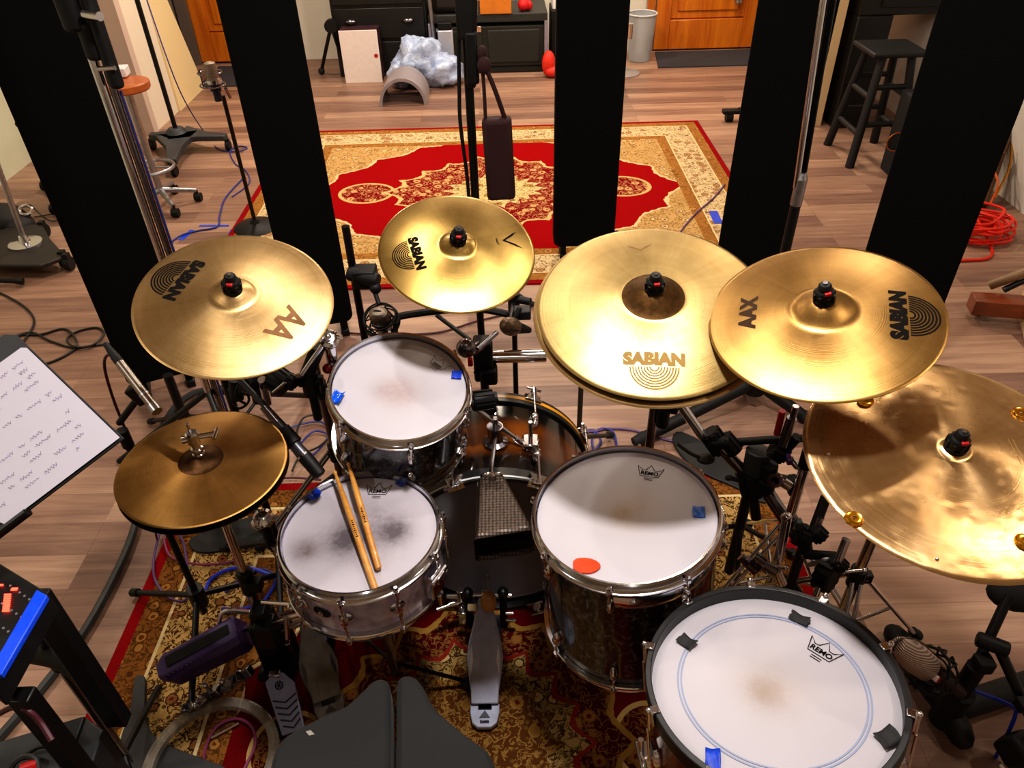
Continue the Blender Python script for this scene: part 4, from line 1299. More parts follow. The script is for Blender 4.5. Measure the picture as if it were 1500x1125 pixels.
e = (M2 - M0).normalized(); w_ = (M1 - M0).normalized()
tp = [P(54, 864, hm + .002), P(70, 873, hm + .002), P(2, 990, hm + .002), P(-16, 984, hm + .002)]
obj('tape_edge', G().prism([(p.x, p.y) for p in tp], hm - .008, hm + .004), mat('bright blue tape', '0a4df0', .4, 0, .12, 120), t, True, bev=.002, label='blue tape strip')
em = mat('red meter glow', 'ff1a10', .4, 0, .05, 30, emit=(1.0, .03, .015, 1), power=9.0)
g = G()
for k in range(9): g.box(P(8.5 + .5 * k * 0 + 3 * (k / 9), 895 - 3.0 * k, hm + .002), (.011, .0022, .002))
g.box(P(21, 863, hm + .002), (.010, .005, .002)).box(P(1, 857, hm + .002), (.008, .003, .002))
obj('meter_lights', g, em, mx, True)
g = G()
for k in range(14): g.rod(P(15 + (k % 5) * 7 - (k // 5) * 12, 858 + (k // 5) * 26 + (k % 5) * 5, hm), P(15 + (k % 5) * 7 - (k // 5) * 12, 858 + (k // 5) * 26 + (k % 5) * 5, hm + .001), .002)
obj('panel_print', g, mat('grey print dots', '777777', .6), mx, True)

# music stand with handwritten sheet
C1, C2 = PY(176, 641, .97), PY(36, 506, 1.13)
C3 = PY(8, 768, .86)
nS = (C2 - C1).cross(C3 - C1).normalized()
if nS.z < 0: nS = -nS
vA, vB = (C2 - C1), (C3 - C1)
t = thing('music_stand', 'black music stand with tilted desk holding the written sheet', 'music stand', (-1.02, .95, 0))


def desk(a, b, off=0): return C1 + vA * a + vB * b - nS * off


g = G(); dq = [desk(-.012, -.01), desk(1.12, -.01), desk(1.18, .05), desk(1.18, 2.0), desk(1.1, 2.05), desk(-.012, 2.05)]
dq = [p - nS * .003 for p in dq]
g.add(dq + [p - nS * .004 for p in dq], [tuple(range(6)), tuple(range(6, 12))[::-1]] + [(i, (i + 1) % 6, 6 + (i + 1) % 6, 6 + i) for i in range(6)])
obj('desk', g, mat('charcoal desk paint', '2b2d30', .6, 0, .15), t, True)
obj('ledge', G().tube([desk(-.03, .82), desk(-.03, 1.9)], .007, 8, raw=True).tube([desk(-.045, .82, -.012), desk(-.045, 1.9, -.012)], .006, 8, raw=True), BLK, t, True)
pm = desk(.3, 1.25, .02)
obj('post', G().rod((pm.x, pm.y, .10), pm, .0115), DCHROME, t, True)
obj('post_collar', G().rod((pm.x, pm.y, .52), (pm.x, pm.y, .58), .018), BLK, t, True)
for a in (100, 200, 300): obj('leg', G().rod((pm.x, pm.y, .14), (pm.x + .25 * math.cos(rad(a)), pm.y + .25 * math.sin(rad(a)), .012), .009), BLK, t, True)
pp = NT('written paper'); cpp = pp.coord(); np_, _ = pp.noise(cpp, 6, 3)
pp.set(col=pp.mix(np_ * .3, srgb('c9c5d2'), srgb('bdb7c8')), rough=.7)
sh = thing('sheet_of_paper', 'white paper sheet with faint handwriting on the music stand', 'paper', C1)
g = G(); ps = [desk(0, 0), desk(.97, 0), desk(1.0, .03), desk(1.0, 1.0), desk(0, 1.0)]
ps = [p + nS * .001 for p in ps]
ps[3] = desk(1.0, 1.5) + nS * .001; ps[4] = desk(0, 1.0) + nS * .001
obj('page', G().add(ps, [tuple(range(5))]), pp.m, sh, True, recalc=False)
g = G(); rs = random.Random(3)
for row in range(13):
    a = .90 - row * .065
    b = .06 + rs.uniform(0, .12)
    while b < .9:
        wl = rs.uniform(.05, .16)
        if rs.random() < .62:
            pts = []
            for k in range(int(wl / .012)):
                pts.append(desk(a - (.012 if k % 2 else -.012) * rs.uniform(.3, 1.3), b + k * .012) + nS * .0018)
            if len(pts) > 2: g.tube(pts, .00045, 4, 1)
        b += wl + .03
g2 = g
obj('handwriting', g2, mat('faint violet ink', 'aaa5c0', .7), sh, True)

# ------------------------------------------------------------------ stands
def tripod(t, x, y, h0, reach, spread, a0, m, r=.009, double=True, foot_m=None):
    for k in range(3):
        a = rad(a0 + 120 * k)
        e = V((x + reach * math.cos(a), y + reach * math.sin(a), .024))
        top_ = V((x + .02 * math.cos(a), y + .02 * math.sin(a), h0))
        mid = V((x + .5 * reach * math.cos(a), y + .5 * reach * math.sin(a), h0 * .52))
        g = G()
        if double:
            n_ = V((-math.sin(a), math.cos(a), 0)) * .010
            for s in (-1, 1): g.rod(top_ + n_ * s, e + n_ * s * .6, r * .62)
        else: g.rod(top_, e, r)
        g.rod((x, y, h0 * .38), (top_ + e) / 2, r * .55)
        lg = obj('leg', g, m, t, True)
        obj('rubber_foot', G().rod(e + (top_ - e).normalized() * .03, e - V((0, 0, .0)), .013, .016).ball(e, (.02, .02, .012)), foot_m or RUB, lg, True)


def cymbal_stand(label, cy, base, knee, m=DCHROME, a0=20, reach=.3, h0=.36):
    Mx = RM[cy.name]; c = Mx.translation; n = (Mx.to_3x3() @ V((0, 0, 1))).normalized()
    x, y = base; k = V(knee)
    t = thing('cymbal_stand', label, 'stand', (x, y, .012))
    obj('lower_tube', G().rod((x, y, .10), (x, y, min(k.z, .62)), .0135), m, t, True)
    obj('collar', G().rod((x, y, h0 - .03), (x, y, h0 + .035), .021).box((x + .02, y, h0), (.035, .022, .03)), BLK, t, True, bev=.003)
    if k.z > .66:
        obj('upper_tube', G().rod((x, y, .56), (k.x, k.y, k.z), .0105), m, t, True)
        obj('collar', G().rod((x, y, .58), (x, y, .635), .018).rod((x, y, .61), (x + .045, y - .01, .61), .007), BLK, t, True)
    s0 = c - n * .045
    obj('boom_arm', G().rod(k - (s0 - k) * .12, s0, .008), CHROME, t, True)
    obj('tilter', G().ball(k, (.022, .022, .024)).rod(k + V((-.028, 0, 0)), k + V((.03, -.012, 0)), .013), DCHROME, t, True)
    obj('cymbal_rod', G().rod(s0, c + n * .03, .0045).rod(s0 - n * .012, s0 + n * .008, .013), CHROME, t, True)
    obj('cup_and_felt', G().lathe([(0, 0), (.019, .0), (.02, .010), (.006, .012), (.006, .05), (0, .05)], at(c - n * .030, n), 20), BLKP, t, True)
    tripod(t, x, y, h0, reach, 0, a0, m)
    return t


cymbal_stand('dark chrome boom stand under the AA cymbal', cr, (-.55, 1.70), (-.55, 1.70, .93), a0=75)
cymbal_stand('dark stand under the small V-marked cymbal behind the rack tom', va, (-.085, 1.84), (-.088, 1.82, .93), BLK, a0=50)
cymbal_stand('dark stand rising behind the floor tom to the brown-belled cymbals', st, (.40, 1.62), (.39, 1.60, .90), a0=35)
cymbal_stand('chrome boom stand under the AAX cymbal', ax_, (.74, 1.36), (.735, 1.35, .88), CHROME, a0=85)
cymbal_stand('chrome boom stand under the hammered cymbal with rivets', ch, (.86, 1.18), (.865, 1.16, .74), CHROME, a0=10, reach=.28)


def mic_stand(label, x, y, h, top=None, m=BLK, base='tripod', a0=0, reach=.32, r=.010, boom=None, group=None):
    t = thing('microphone_stand', label, 'microphone stand', (x, y, 0), group=group)
    if base == 'tripod':
        obj('tube', G().rod((x, y, .06), (x, y, h), r), m, t, True)
        obj('leg_hub', G().rod((x, y, .10), (x, y, .17), .024), m, t, True)
        for k in range(3):
            a = rad(a0 + 120 * k); e = V((x + reach * math.cos(a), y + reach * math.sin(a), .018))
            lg = obj('leg', G().rod((x, y, .14), e, .009), m, t, True)
            obj('rubber_foot', G().rod(e + (V((x, y, .14)) - e).normalized() * .03, e, .013), RUB, lg, True)
    elif base == 'round':
        obj('tube', G().rod((x, y, .02), (x, y, h), r), m, t, True)
        obj('base', G().lathe([(0, 0), (.125, 0), (.127, .012), (.11, .026), (.03, .04), (.02, .06), (0, .06)], Matrix.Translation((x, y, 0)), 48), BLKP, t, True)
    if boom:
        a, b = V(boom[0]), V(boom[1])
        obj('boom', G().rod(a, b, .0075), boom[2] if len(boom) > 2 else m, t, True)
        obj('boom_clutch', G().rod((x, y, h - .04), (x, y, h + .02), .018).rod((x, y, h), (x + .05, y - .02, h), .012), BLKP, t, True)
    return t
# ------------------------------------------------------------------ microphones and their stands near the kit
NICK = mat('satin nickel', '8f857d', .36, .9, .1, 60); MESH = mat('mic grille mesh', '8d7f72', .45, .9, .35, 500, bump=.6)

# tall chrome stand in front of the left gobo
xs_, ys_ = -1.055, 2.05
t = thing('overhead_stand', 'tall chrome stand with black clamp at its top behind the AA cymbal', 'stand', (xs_, ys_, 0))
obj('tube', G().rod((xs_, ys_, .05), (xs_, ys_, 1.46), .0125), CHROME, t, True)
obj('tube', G().rod((xs_ + .024, ys_ + .006, .05), (xs_ + .024, ys_ + .006, 1.40), .010), DCHROME, t, True)
obj('cable', G().rod((xs_ + .040, ys_ + .006, .05), (xs_ + .040, ys_ + .006, 1.35), .004), mat('navy cable', '23285e', .5), t, True)
obj('top_clamp', G().rod((xs_ + .012, ys_, 1.43), (xs_ + .012, ys_, 1.52), .024).rod((xs_ - .01, ys_, 1.5), (xs_ - .02, ys_, 1.9), .032).rod((xs_ + .045, ys_ - .01, 1.36), (xs_ + .045, ys_ - .01, 1.9), .018), BLKP, t, True, bev=.01)
kp = PY(137, 23, 2.0)
obj('clamp_knob', G().rod(kp + V((-.03, .02, 0)), kp + V((.02, -.01, 0)), .011), CHROME, t, True)
kp = PY(143, 101, 2.03)
obj('collar_lever', G().rod(kp, kp + V((.05, -.01, .004)), .006), CHROME, t, True)
for a in (60, 180, 300):
    e = V((xs_ + .42 * math.cos(rad(a)), ys_ + .42 * math.sin(rad(a)), .02))
    obj('leg', G().rod((xs_, ys_, .34), e, .011).rod((xs_, ys_, .1), (V((xs_, ys_, .34)) + e) / 2, .006), BLK, t, True)

# right tall chrome boom with black lower tube
xr, yr = .955, 2.30
t = thing('overhead_stand', 'tall stand with chrome upper tube and thick black legs behind the AAX cymbal', 'stand', (xr, yr, 0))
jt = PY(1160, 275, 2.3)
obj('upper_tube', G().rod((xr - .012, yr, jt.z), PY(1212, -40, 2.3), .010), CHROME, t, True)
obj('upper_tube', G().rod((xr + .008, yr + .01, jt.z), PY(1226, -40, 2.32), .011), mat('smoked chrome', '1c1c20', .18, .9), t, True)
obj('clutch', G().rod((xr, yr, jt.z - .06), (xr, yr, jt.z + .03), .019).rod((xr, yr, jt.z + .03), (xr, yr, jt.z + .05), .019, .012), STEEL, t, True)
obj('lower_tube', G().rod((xr, yr, .1), (xr, yr, jt.z - .05), .017), BLK, t, True)
hubz = .12
for ex, ey in ((945, 640), (1175, 608), (1085, 566)):
    e = P(ex, ey, .03)
    lg = obj('leg', G().rod((xr, yr, hubz), e, .026, .023), BLKP, t, True)
    obj('rubber_foot', G().rod(e, e + (e - V((xr, yr, hubz))).normalized() * .05, .026, .02), RUB, lg, True)
obj('leg_hub', G().rod((xr, yr, .07), (xr, yr, .19), .04), BLKP, t, True)

# pencil condenser over the hi-hat
mA, mB = PY(229, 601, 1.26), PY(176, 532, 1.36)
d_ = (mA - mB).normalized()
t = thing('pencil_microphone', 'slim nickel pencil microphone aimed at the hi-hat', 'microphone', mA)
obj('mic_body', G().rod(mB, mA, .0105), NICK, t, True)
obj('capsule', G().rod(mA - d_ * .016, mA + d_ * .004, .0118).rod(mA - d_ * .05, mA - d_ * .044, .0113), STEEL, t, True)
obj('cable_plug', G().rod(mB, mB - d_ * .020, .0105).rod(mB - d_ * .02, mB - d_ * .065, .010, .006), BLKP, t, True)
hb0 = P(294, 884, .10)
sx = PY(204, 620, hb0.y)
sx.x = hb0.x
ms_ = mic_stand('thin black stand holding the pencil microphone beside the hi-hat', sx.x, sx.y, sx.z - .02, a0=158, reach=.29, r=.0095)
obj('mic_clip', G().box(PY(203, 577, hb0.y - .01), (.03, .03, .05), Euler((0, -.5, 0)).to_matrix().to_4x4()).rod(sx, PY(203, 582, hb0.y - .01), .008), BLKP, ms_, True, bev=.005)
obj('height_clutch', G().rod(sx + V((0, 0, -.07)), sx + V((0, 0, -.02)), .014).rod(sx + V((-.03, -.005, -.03)), sx + V((0, 0, -.03)), .006), BLKP, ms_, True)
# dynamic mic at the snare
a, b = PY(470, 697, 1.235), PY(405, 620, 1.32)
d_ = (a - b).normalized()
t = thing('dynamic_microphone', 'grey handle dynamic microphone pointing down at the snare rim', 'microphone', a)
obj('mic_body', G().rod(b, b + (a - b) * .62, .010, .0155), mat('dark grey mic paint', '4b4a50', .35, .6, .1), t, True)
obj('capsule', G().rod(b + (a - b) * .62, b + (a - b) * .74, .0165).rod(b + (a - b) * .74, b + (a - b) * .98, .0165, .0155).rod(b + (a - b) * .97, a, .0155, .010), BLKP, t, True)
obj('body_ring', G().rod(b + (a - b) * .60, b + (a - b) * .63, .0168), CHROME, t, True)
obj('cable_plug', G().rod(b, b - d_ * .05, .0095, .008), DCHROME, t, True)
q = P(440, 712, 0)
ms_ = mic_stand('black stand beside the hi-hat holding the dynamic snare microphone', -.74, 1.54, .86, a0=40, reach=.24, boom=((-.74, 1.54, .85), b + (a - b) * .1 + V((0, .02, -.01))), r=.011)
obj('mic_clip', G().rod(b + (a - b) * .12, b + (a - b) * .4, .019, .021), BLKP, ms_, True)


def shock_mic(name, label, c, axis, R, H, grille_m, ring_a, body_m):
    """side address condenser in a wire cradle"""
    axis = V(axis).normalized(); M = at(c, axis)
    t = thing(name, label, 'microphone', c)
    obj('mic_body', G().lathe([(0, -H), (R * .7, -H), (R * .92, -H * .9), (R * .95, -.002), (R, 0), (0, 0)], M, 28), body_m, t, True)
    gr = obj('grille', G().lathe([(R, 0), (R * 1.0, H * .55), (R * .92, H * .78), (R * .6, H * .95), (0, H)], M @ Matrix.Diagonal((1, .8, 1, 1)), 28), grille_m, t, True)
    g = G().tube([M @ V((R * 1.01 * math.cos(k * PI / 8), R * .82 * math.sin(k * PI / 8) * 0, H * .5 + R * .5 * 0)) for k in range(2)], .001, 4) if False else G()
    g.lathe(ring(R * 1.0, R * 1.04, -.004, .006), M, 28)
    band = [M @ V((R * 1.02 * math.cos(a), 0, H * .5 * math.sin(a) * 2.0)) for a in [PI * k / 14 for k in range(15)]]
    g.tube(band, .003, 6, 1)
    obj('grille_band', g, BLKP, gr, True)
    g = G(); ro = R * 1.75
    for z, rr in ((-H * .75, ro * .8), (H * .0, ro), (-H * .4, ro * 1.0), (H * .35, ro * .9)):
        g.torus((0, 0, 0), rr, .0028, M @ Matrix.Translation((0, 0, z)), 28, 6)
    for k in range(8):
        a0 = k * PI / 4; a1 = a0 + PI / 4
        g.tube([M @ V((ro * .8 * math.cos(a0), ro * .8 * math.sin(a0), -H * .75)), M @ V((ro * math.cos(a1), ro * math.sin(a1), -H * .2)), M @ V((ro * .9 * math.cos(a0), ro * .9 * math.sin(a0), H * .35))], .0022, 6, 3)
        g.rod(M @ V((ro * .8 * math.cos(a0), ro * .8 * math.sin(a0), -H * .75)), M @ V((R * .9 * math.cos(a1), R * .9 * math.sin(a1), -H * .3)), .0016, seg=6)
    obj('shock_mount', g, BLKP, t, True)
    return t


c_ = PY(558, 468, 1.88)
shock_mic('condenser_microphone', 'round grey condenser microphone in a wire cradle behind the rack tom', c_, (-.05, -.35, .75), .030, .048, MESH, 0, STEEL)
bx_ = PY(533, 500, 1.98)
ms_ = mic_stand('dark stand beside the second gobo holding the wire-cradled microphone', bx_.x, 2.0, .97, a0=90, reach=.3, r=.012, m=mat('plum dark metal', '2a2228', .3, .7))
obj('joint', G().box(PY(535, 405, 1.97), (.07, .06, .06)).rod(PY(510, 400, 1.97), PY(555, 412, 1.94), .022).rod(PY(548, 425, 1.93), PY(556, 448, 1.90), .007).ball(PY(550, 422, 1.93), .018), BLKP, ms_, True, bev=.006)

_s = mic_stand('straight black stand between the hi-hat and the gobo behind the AA cymbal', P(284, 650, 0).x, P(284, 650, 0).y, PY(247, 549, P(284, 650, 0).y).z, a0=30, reach=.24, r=.017)
_s = mic_stand('thin grey brown stand beside the front hoop of the bass drum', P(846, 682, 0).x, P(846, 682, 0).y, .62, m=mat('grey brown tube', '4d453e', .4, .5), a0=45, reach=.2, r=.009)
tag(obj('bent_bar', G().tube([PY(578, 492, 1.93), PY(579, 470, 1.93), PY(598, 461, 1.94), PY(690, 452, 1.98), PY(752, 462, 1.98)], .012, 8), BLK), 'black bent bar running under the small V-marked cymbal behind the rack tom', 'bar')
tag(obj('strut', G().rod(PY(640, 462, 1.95), PY(688, 498, 1.85), .007), BLK), 'thin black strut slanting from the bent bar to the rack tom clamp', 'strut')
a, b = PY(728, 480, 1.78), PY(778, 490, 1.84)
t = thing('condenser_microphone', 'small egg shaped bronze brown microphone between the small cymbal and the stacked pair', 'microphone', (a + b) / 2)
ce = PY(748, 478, 1.80); dx = (b - a).normalized()
obj('mic_body', G().ball(ce, (.028, .028, .036), frame_z(dx).to_4x4(), 20, 12), mat('bronze brown paint', '6f5a46', .4, .6, .15), t, True)
obj('band', G().torus(ce, .0285, .002, (frame_z(dx) @ Euler((PI / 2, .2, 0)).to_matrix()).to_4x4(), 28, 6), BLKP, t, True)
obj('cable_plug', G().rod(ce + dx * .028, ce + dx * .075, .018, .009), BLKP, t, True)
bx_ = PY(755, 540, 1.95)
ms_ = mic_stand('thin black stand behind the bass drum carrying the egg shaped microphone', bx_.x, 1.95, .74, a0=75, reach=.26, r=.0085, boom=(V((bx_.x, 1.95, .73)), ce + V((0, .02, .0))))
obj('swivel', G().box(PY(765, 458, 1.86), (.05, .04, .03)).rod(PY(752, 470, 1.83), PY(762, 450, 1.85), .008), BLKP, ms_, True, bev=.004)

# chrome cross bar with clamp behind the tom
t = thing('cross_bar', 'shiny chrome crossbar with black clamp right behind the rack tom', 'bar', PY(760, 525, 1.72))
a, b = PY(712, 523, 1.74), PY(800, 521, 1.74)
obj('bar', G().rod(a, b, .019), CHROME, t, True)
obj('clamp', G().box(PY(708, 525, 1.73), (.055, .06, .13)).box(PY(716, 548, 1.71), (.05, .05, .05)), BLKP, t, True, bev=.008)
g = G().rod(PY(690, 515, 1.68), PY(705, 505, 1.69), .016).ball(PY(683, 510, 1.66), (.028, .02, .03)).rod(PY(700, 512, 1.66), PY(728, 487, 1.72), .007)
obj('wing_bolt', g, DCHROME, t, True)
obj('release_lever', G().box(PY(689, 530, 1.63), (.014, .012, .026)), RED, t, True, bev=.003, label='red release lever')
tag(obj('cable_loop', G().tube([PY(694, 545, 1.68), PY(700, 552, 1.68), PY(707, 548, 1.68), PY(706, 538, 1.7)], .002, 6), BLKP), 'tiny black wire loop under the black clamp beside the rack tom', 'cable')

# rosette clamps under the left crash
t = thing('boom_clamp', 'black clamp cluster with chrome rod hanging below the AA cymbal', 'clamp', PY(400, 560, 1.45))
g = G().rosette(PY(362, 556, 1.50), PY(384, 562, 1.48), .034).rod(PY(340, 572, 1.52), PY(440, 556, 1.46), .016).rosette(PY(398, 550, 1.45), PY(420, 566, 1.43), .032).rosette(PY(420, 556, 1.44), PY(432, 562, 1.43), .020).rod(PY(345, 556, 1.52), PY(347, 584, 1.51), .018).rod(PY(372, 552, 1.49), PY(380, 588, 1.48), .016)
obj('clamp_body', g, BLKP, t, True)
g = G().rod(PY(452, 545, 1.48), PY(458, 576, 1.48), .022).rod(PY(438, 560, 1.47), PY(474, 556, 1.48), .013).rod(PY(466, 508, 1.47), PY(450, 548, 1.47), .018).rod(PY(458, 575, 1.48), PY(466, 612, 1.50), .012)
obj('clamp_body', g, BLKP, t, True)
obj('clamp_body', G().rosette(PY(412, 638, 1.52), PY(430, 645, 1.5), .020).rod(PY(410, 632, 1.52), PY(438, 650, 1.5), .009), BLKP, t, True)
obj('rod', G().rod(PY(474, 503, 1.46), PY(442, 549, 1.44), .006).rod(PY(442, 549, 1.44), PY(430, 552, 1.44), .006).rod(PY(400, 575, 1.4), PY(418, 560, 1.4), .004).rod(PY(384, 556, 1.43), PY(392, 590, 1.45), .011), CHROME, t, True)
kn = PY(482, 497, 1.47)
w_ = obj('ball_joint', G().lathe([(0, -.016), (.02, -.015), (.024, -.005), (.024, .006), (.018, .012), (.012, .008), (0, .009)], at(kn, (.3, -.5, .8)), 24).rod(kn, PY(487, 530, 1.50), .014).ball(kn + V((0, -.008, .012)), .009), CHROME, t, True)
obj('lens', G().ball(PY(480, 540, 1.47), .013), mat('dark red lens', '6a0d12', .25), t, True, label='dark red knob')
# cable hanks under the same cymbal
tag(obj('cable', G().tube([PY(336, 560, 1.52), PY(338, 590, 1.5), PY(352, 598, 1.5), PY(365, 585, 1.5), PY(352, 562, 1.5), PY(345, 580, 1.48), PY(360, 592, 1.48)], .0035, 6), BLKP), 'coiled black cable hanging under the AA cymbal', 'cable')

# clamp rack between floor tom and hammered cymbal
RUBB = mat('brown black rubber', '2a211b', .6)
t = thing('boom_clamp', 'chrome boom tubes in a black ridged clamp right behind the floor tom', 'clamp', PY(1060, 660, 1.5))
obj('boom_tube', G().rod(PY(998, 594, 1.56), PY(1030, 640, 1.52), .014).rod(PY(1028, 637, 1.52), PY(1046, 662, 1.51), .008), CHROME, t, True)
obj('boom_tube', G().rod(PY(1055, 655, 1.49), PY(1092, 694, 1.46), .0165), DCHROME, t, True)
g = G().rosette(PY(1038, 632, 1.52), PY(1058, 660, 1.50), .030).rosette(PY(1058, 640, 1.50), PY(1078, 662, 1.48), .026).rod(PY(1070, 648, 1.5), PY(1150, 643, 1.45), .011).rod(PY(1040, 650, 1.5), PY(1070, 648, 1.48), .018)
obj('clamp_body', g, BLKP, t, True)
g = G().rod(PY(1086, 690, 1.46), PY(1104, 706, 1.45), .022).rosette(PY(1098, 690, 1.45), PY(1104, 722, 1.44), .034).rod(PY(1100, 700, 1.45), PY(1108, 760, 1.40), .014)
obj('clamp_body', g, BLKP, t, True)
obj('top_clamp', G().rosette(PY(966, 592, 1.6), PY(994, 596, 1.58), .022).rod(PY(972, 600, 1.6), PY(970, 622, 1.6), .019), BLKP, t, True)
obj('pad_arm', G().tube([PY(992, 650, 1.5), PY(1015, 666, 1.5), PY(1040, 675, 1.5)], .005, 6).ball(PY(1034, 672, 1.5), (.026, .02, .013)), RUBB, t, True)
obj('wing_bolt', G().rod(PY(1068, 700, 1.44), PY(1098, 708, 1.44), .006).ball(PY(1068, 700, 1.44), (.012, .008, .008)), RUBB, t, True)
obj('side_plate', G().rod(PY(1112, 660, 1.46), PY(1106, 690, 1.45), .034), mat('dark grey oval plate', '2b2b2c', .55), t, True)

t = thing('boom_clamp', 'dark chrome clamp with ridged wing nuts beside the hammered cymbal edge', 'clamp', PY(1160, 690, 1.42))
obj('boom_tube', G().rod(PY(1166, 595, 1.40), PY(1150, 650, 1.40), .008).rod(PY(1160, 612, 1.40), PY(1146, 652, 1.40), .0125), DCHROME, t, True)
obj('boom_tube', G().rod(PY(1122, 718, 1.42), PY(1160, 775, 1.35), .019), DCHROME, t, True)
g = G().rosette(PY(1132, 655, 1.42), PY(1150, 668, 1.41), .026).rod(PY(1118, 645, 1.44), PY(1178, 642, 1.4), .010).rod(PY(1150, 660, 1.41), PY(1168, 640, 1.40), .013)
obj('clamp_body', g, BLKP, t, True)
g = G().rosette(PY(1112, 700, 1.44), PY(1132, 712, 1.42), .036).rod(PY(1128, 680, 1.42), PY(1122, 718, 1.42), .022).rosette(PY(1160, 700, 1.39), PY(1166, 722, 1.38), .020).rod(PY(1130, 700, 1.42), PY(1165, 708, 1.39), .016)
obj('clamp_body', g, BLKP, t, True)
for q in (G().rod(PY(1147, 706, 1.38), PY(1158, 713, 1.37), .014).ball(PY(1145, 705, 1.38), .008), G().rod(PY(1158, 672, 1.39), PY(1168, 684, 1.38), .009).ball(PY(1160, 672, 1.38), .006).ball(PY(1170, 686, 1.37), .006),
          G().lathe(ring(.010, .020, 0, .012), at(PY(1136, 702, 1.39), (-.4, -.8, .4)), 14)): obj('wing_nut', q, CHROME, t, True)
obj('tape_wrap', G().rod(PY(1146, 602, 1.415), PY(1138, 636, 1.415), .0085), mat('red tape', '9a1014', .5), t, True, label='red tape strip')
obj('cable_tie', G().box(PY(1155, 672, 1.385), (.012, .03, .016)), mat('purple clip', '5b3a78', .5), t, True, label='purple clip')

t = thing('boom_clamp', 'black rosette clamp with chrome tubes below the hammered cymbal, beside the big drum', 'clamp', PY(1190, 820, 1.20))
for q in (G().rod(PY(1153, 758, 1.28), PY(1140, 820, 1.24), .0125).ball(PY(1152, 757, 1.28), .014), G().rod(PY(1203, 758, 1.26), PY(1190, 792, 1.24), .008), G().rod(PY(1240, 790, 1.16), PY(1226, 826, 1.14), .010),
          G().rod(PY(1238, 838, 1.12), PY(1266, 835, 1.12), .0035).ball(PY(1266, 835, 1.12), .006)): obj('boom_tube', q, CHROME, t, True)
g = G().rosette(PY(1200, 836, 1.16), PY(1222, 848, 1.13), .042, 14).rod(PY(1215, 812, 1.18), PY(1208, 845, 1.15), .020).rosette(PY(1222, 818, 1.15), PY(1236, 832, 1.14), .018).rod(PY(1180, 812, 1.2), PY(1225, 815, 1.17), .012)
obj('clamp_body', g, BLKP, t, True)
g = G().rosette(PY(1166, 782, 1.24), PY(1184, 792, 1.23), .026).rod(PY(1175, 772, 1.25), PY(1180, 806, 1.23), .018).rosette(PY(1192, 776, 1.24), PY(1204, 788, 1.23), .022).rod(PY(1170, 785, 1.24), PY(1204, 782, 1.24), .013).rod(PY(1210, 728, 1.3), PY(1192, 776, 1.26), .013)
obj('clamp_body', g, BLKP, t, True)
g = G().rod(PY(1085, 815, 1.24), PY(1108, 838, 1.21), .012).rosette(PY(1102, 818, 1.22), PY(1118, 830, 1.20), .022).rod(PY(1108, 822, 1.22), PY(1136, 838, 1.2), .014)
obj('clamp_body', g, DCHROME, t, True)
for q in (G().ball(PY(1150, 832, 1.2), .008).rod(PY(1150, 832, 1.2), PY(1136, 830, 1.21), .005), G().rod(PY(1138, 835, 1.21), PY(1146, 855, 1.2), .012), G().rod(PY(1200, 858, 1.12), PY(1195, 872, 1.11), .008), G().ball(PY(1122, 838, 1.2), .006)): obj('wing_nut', q, CHROME, t, True)
obj('lever', G().rod(PY(1183, 828, 1.18), PY(1212, 820, 1.16), .006).ball(PY(1211, 820, 1.16), (.014, .007, .007)), STEEL, t, True)
obj('lever', G().rod(PY(1176, 812, 1.2), PY(1190, 850, 1.17), .0035), CHROME, t, True)
# support posts of those clamps (floor stand)
t = thing('clamp_stand', 'black rack tube standing between the floor tom and the hammered cymbal', 'stand', (.70, 1.30, .012))
pz = PY(1100, 705, 1.45)
obj('tube', G().rod((pz.x, pz.y, .05), pz, .015), BLK, t, True)
obj('tube', G().rod(PY(1180, 790, 1.25), V((PY(1180, 790, 1.25).x, 1.25, .05)), .013), BLK, t, True)
for s, (x_, y_) in enumerate(((pz.x, pz.y), (PY(1180, 790, 1.25).x, 1.25))):
    for a in (20 + 60 * s, 140 + 60 * s, 260 + 60 * s):
        e = V((x_ + .24 * math.cos(rad(a)), y_ + .24 * math.sin(rad(a)), .024)); obj('leg', G().rod((x_, y_, .26), e, .008).ball(e, (.02, .02, .012)), BLK, t, True)

# large condenser at the lower right with its heavy stand
mb0, mb1, mb2 = PY(1402, 1010, .975), PY(1360, 979, .952), PY(1313, 943, .93)
ma_ = (mb2 - mb1).normalized(); ca_ = mb1
t = thing('condenser_microphone', 'grey grilled condenser microphone with maroon body in a wire cradle beside the big drum', 'microphone', mb1)
obj('mic_body', G().rod(mb0, mb1, .024, .0285, 24), mat('maroon brown mic body', '2c1a17', .35, .3), t, True)
tgm = NT('striped grille'); gx, gy, gz = tgm.xyz(tgm.coord())
wv = ((gx * .6 + gz * .8) * 1400.0).sin() * .5 + .5
tgm.set(col=tgm.mix(wv, srgb('7d6a60'), srgb('c8b5ab')), metal=.3, rough=.4); tgm.bump(wv, .5, .002)
Lg = (mb2 - mb1).length
fc = (EYE - mb1); fc = (fc - ma_ * fc.dot(ma_)).normalized(); sd_ = fc.cross(ma_)
MG = Matrix.Translation(mb1) @ Matrix((sd_, fc, ma_)).transposed().to_4x4()
gr = obj('grille', G().lathe([(.0285, 0), (.033, .006), (.035, Lg * .45), (.032, Lg * .75), (.02, Lg * .96), (0, Lg)], MG @ Matrix.Diagonal((1, .75, 1, 1)), 32), tgm.m, t, True)
obj('grille_band', G().tube([MG @ V((.036 * math.sin(a), .0, Lg * .42 - (Lg * .6) * math.cos(a) * (1 if math.cos(a) < 0 else .7))) for a in [PI * (k - 14) / 14 + PI for k in range(29)]], .0035, 6, 1), mat('dark grille band', '3a2c28', .5), gr, True)
g = G(); nb_ = 10
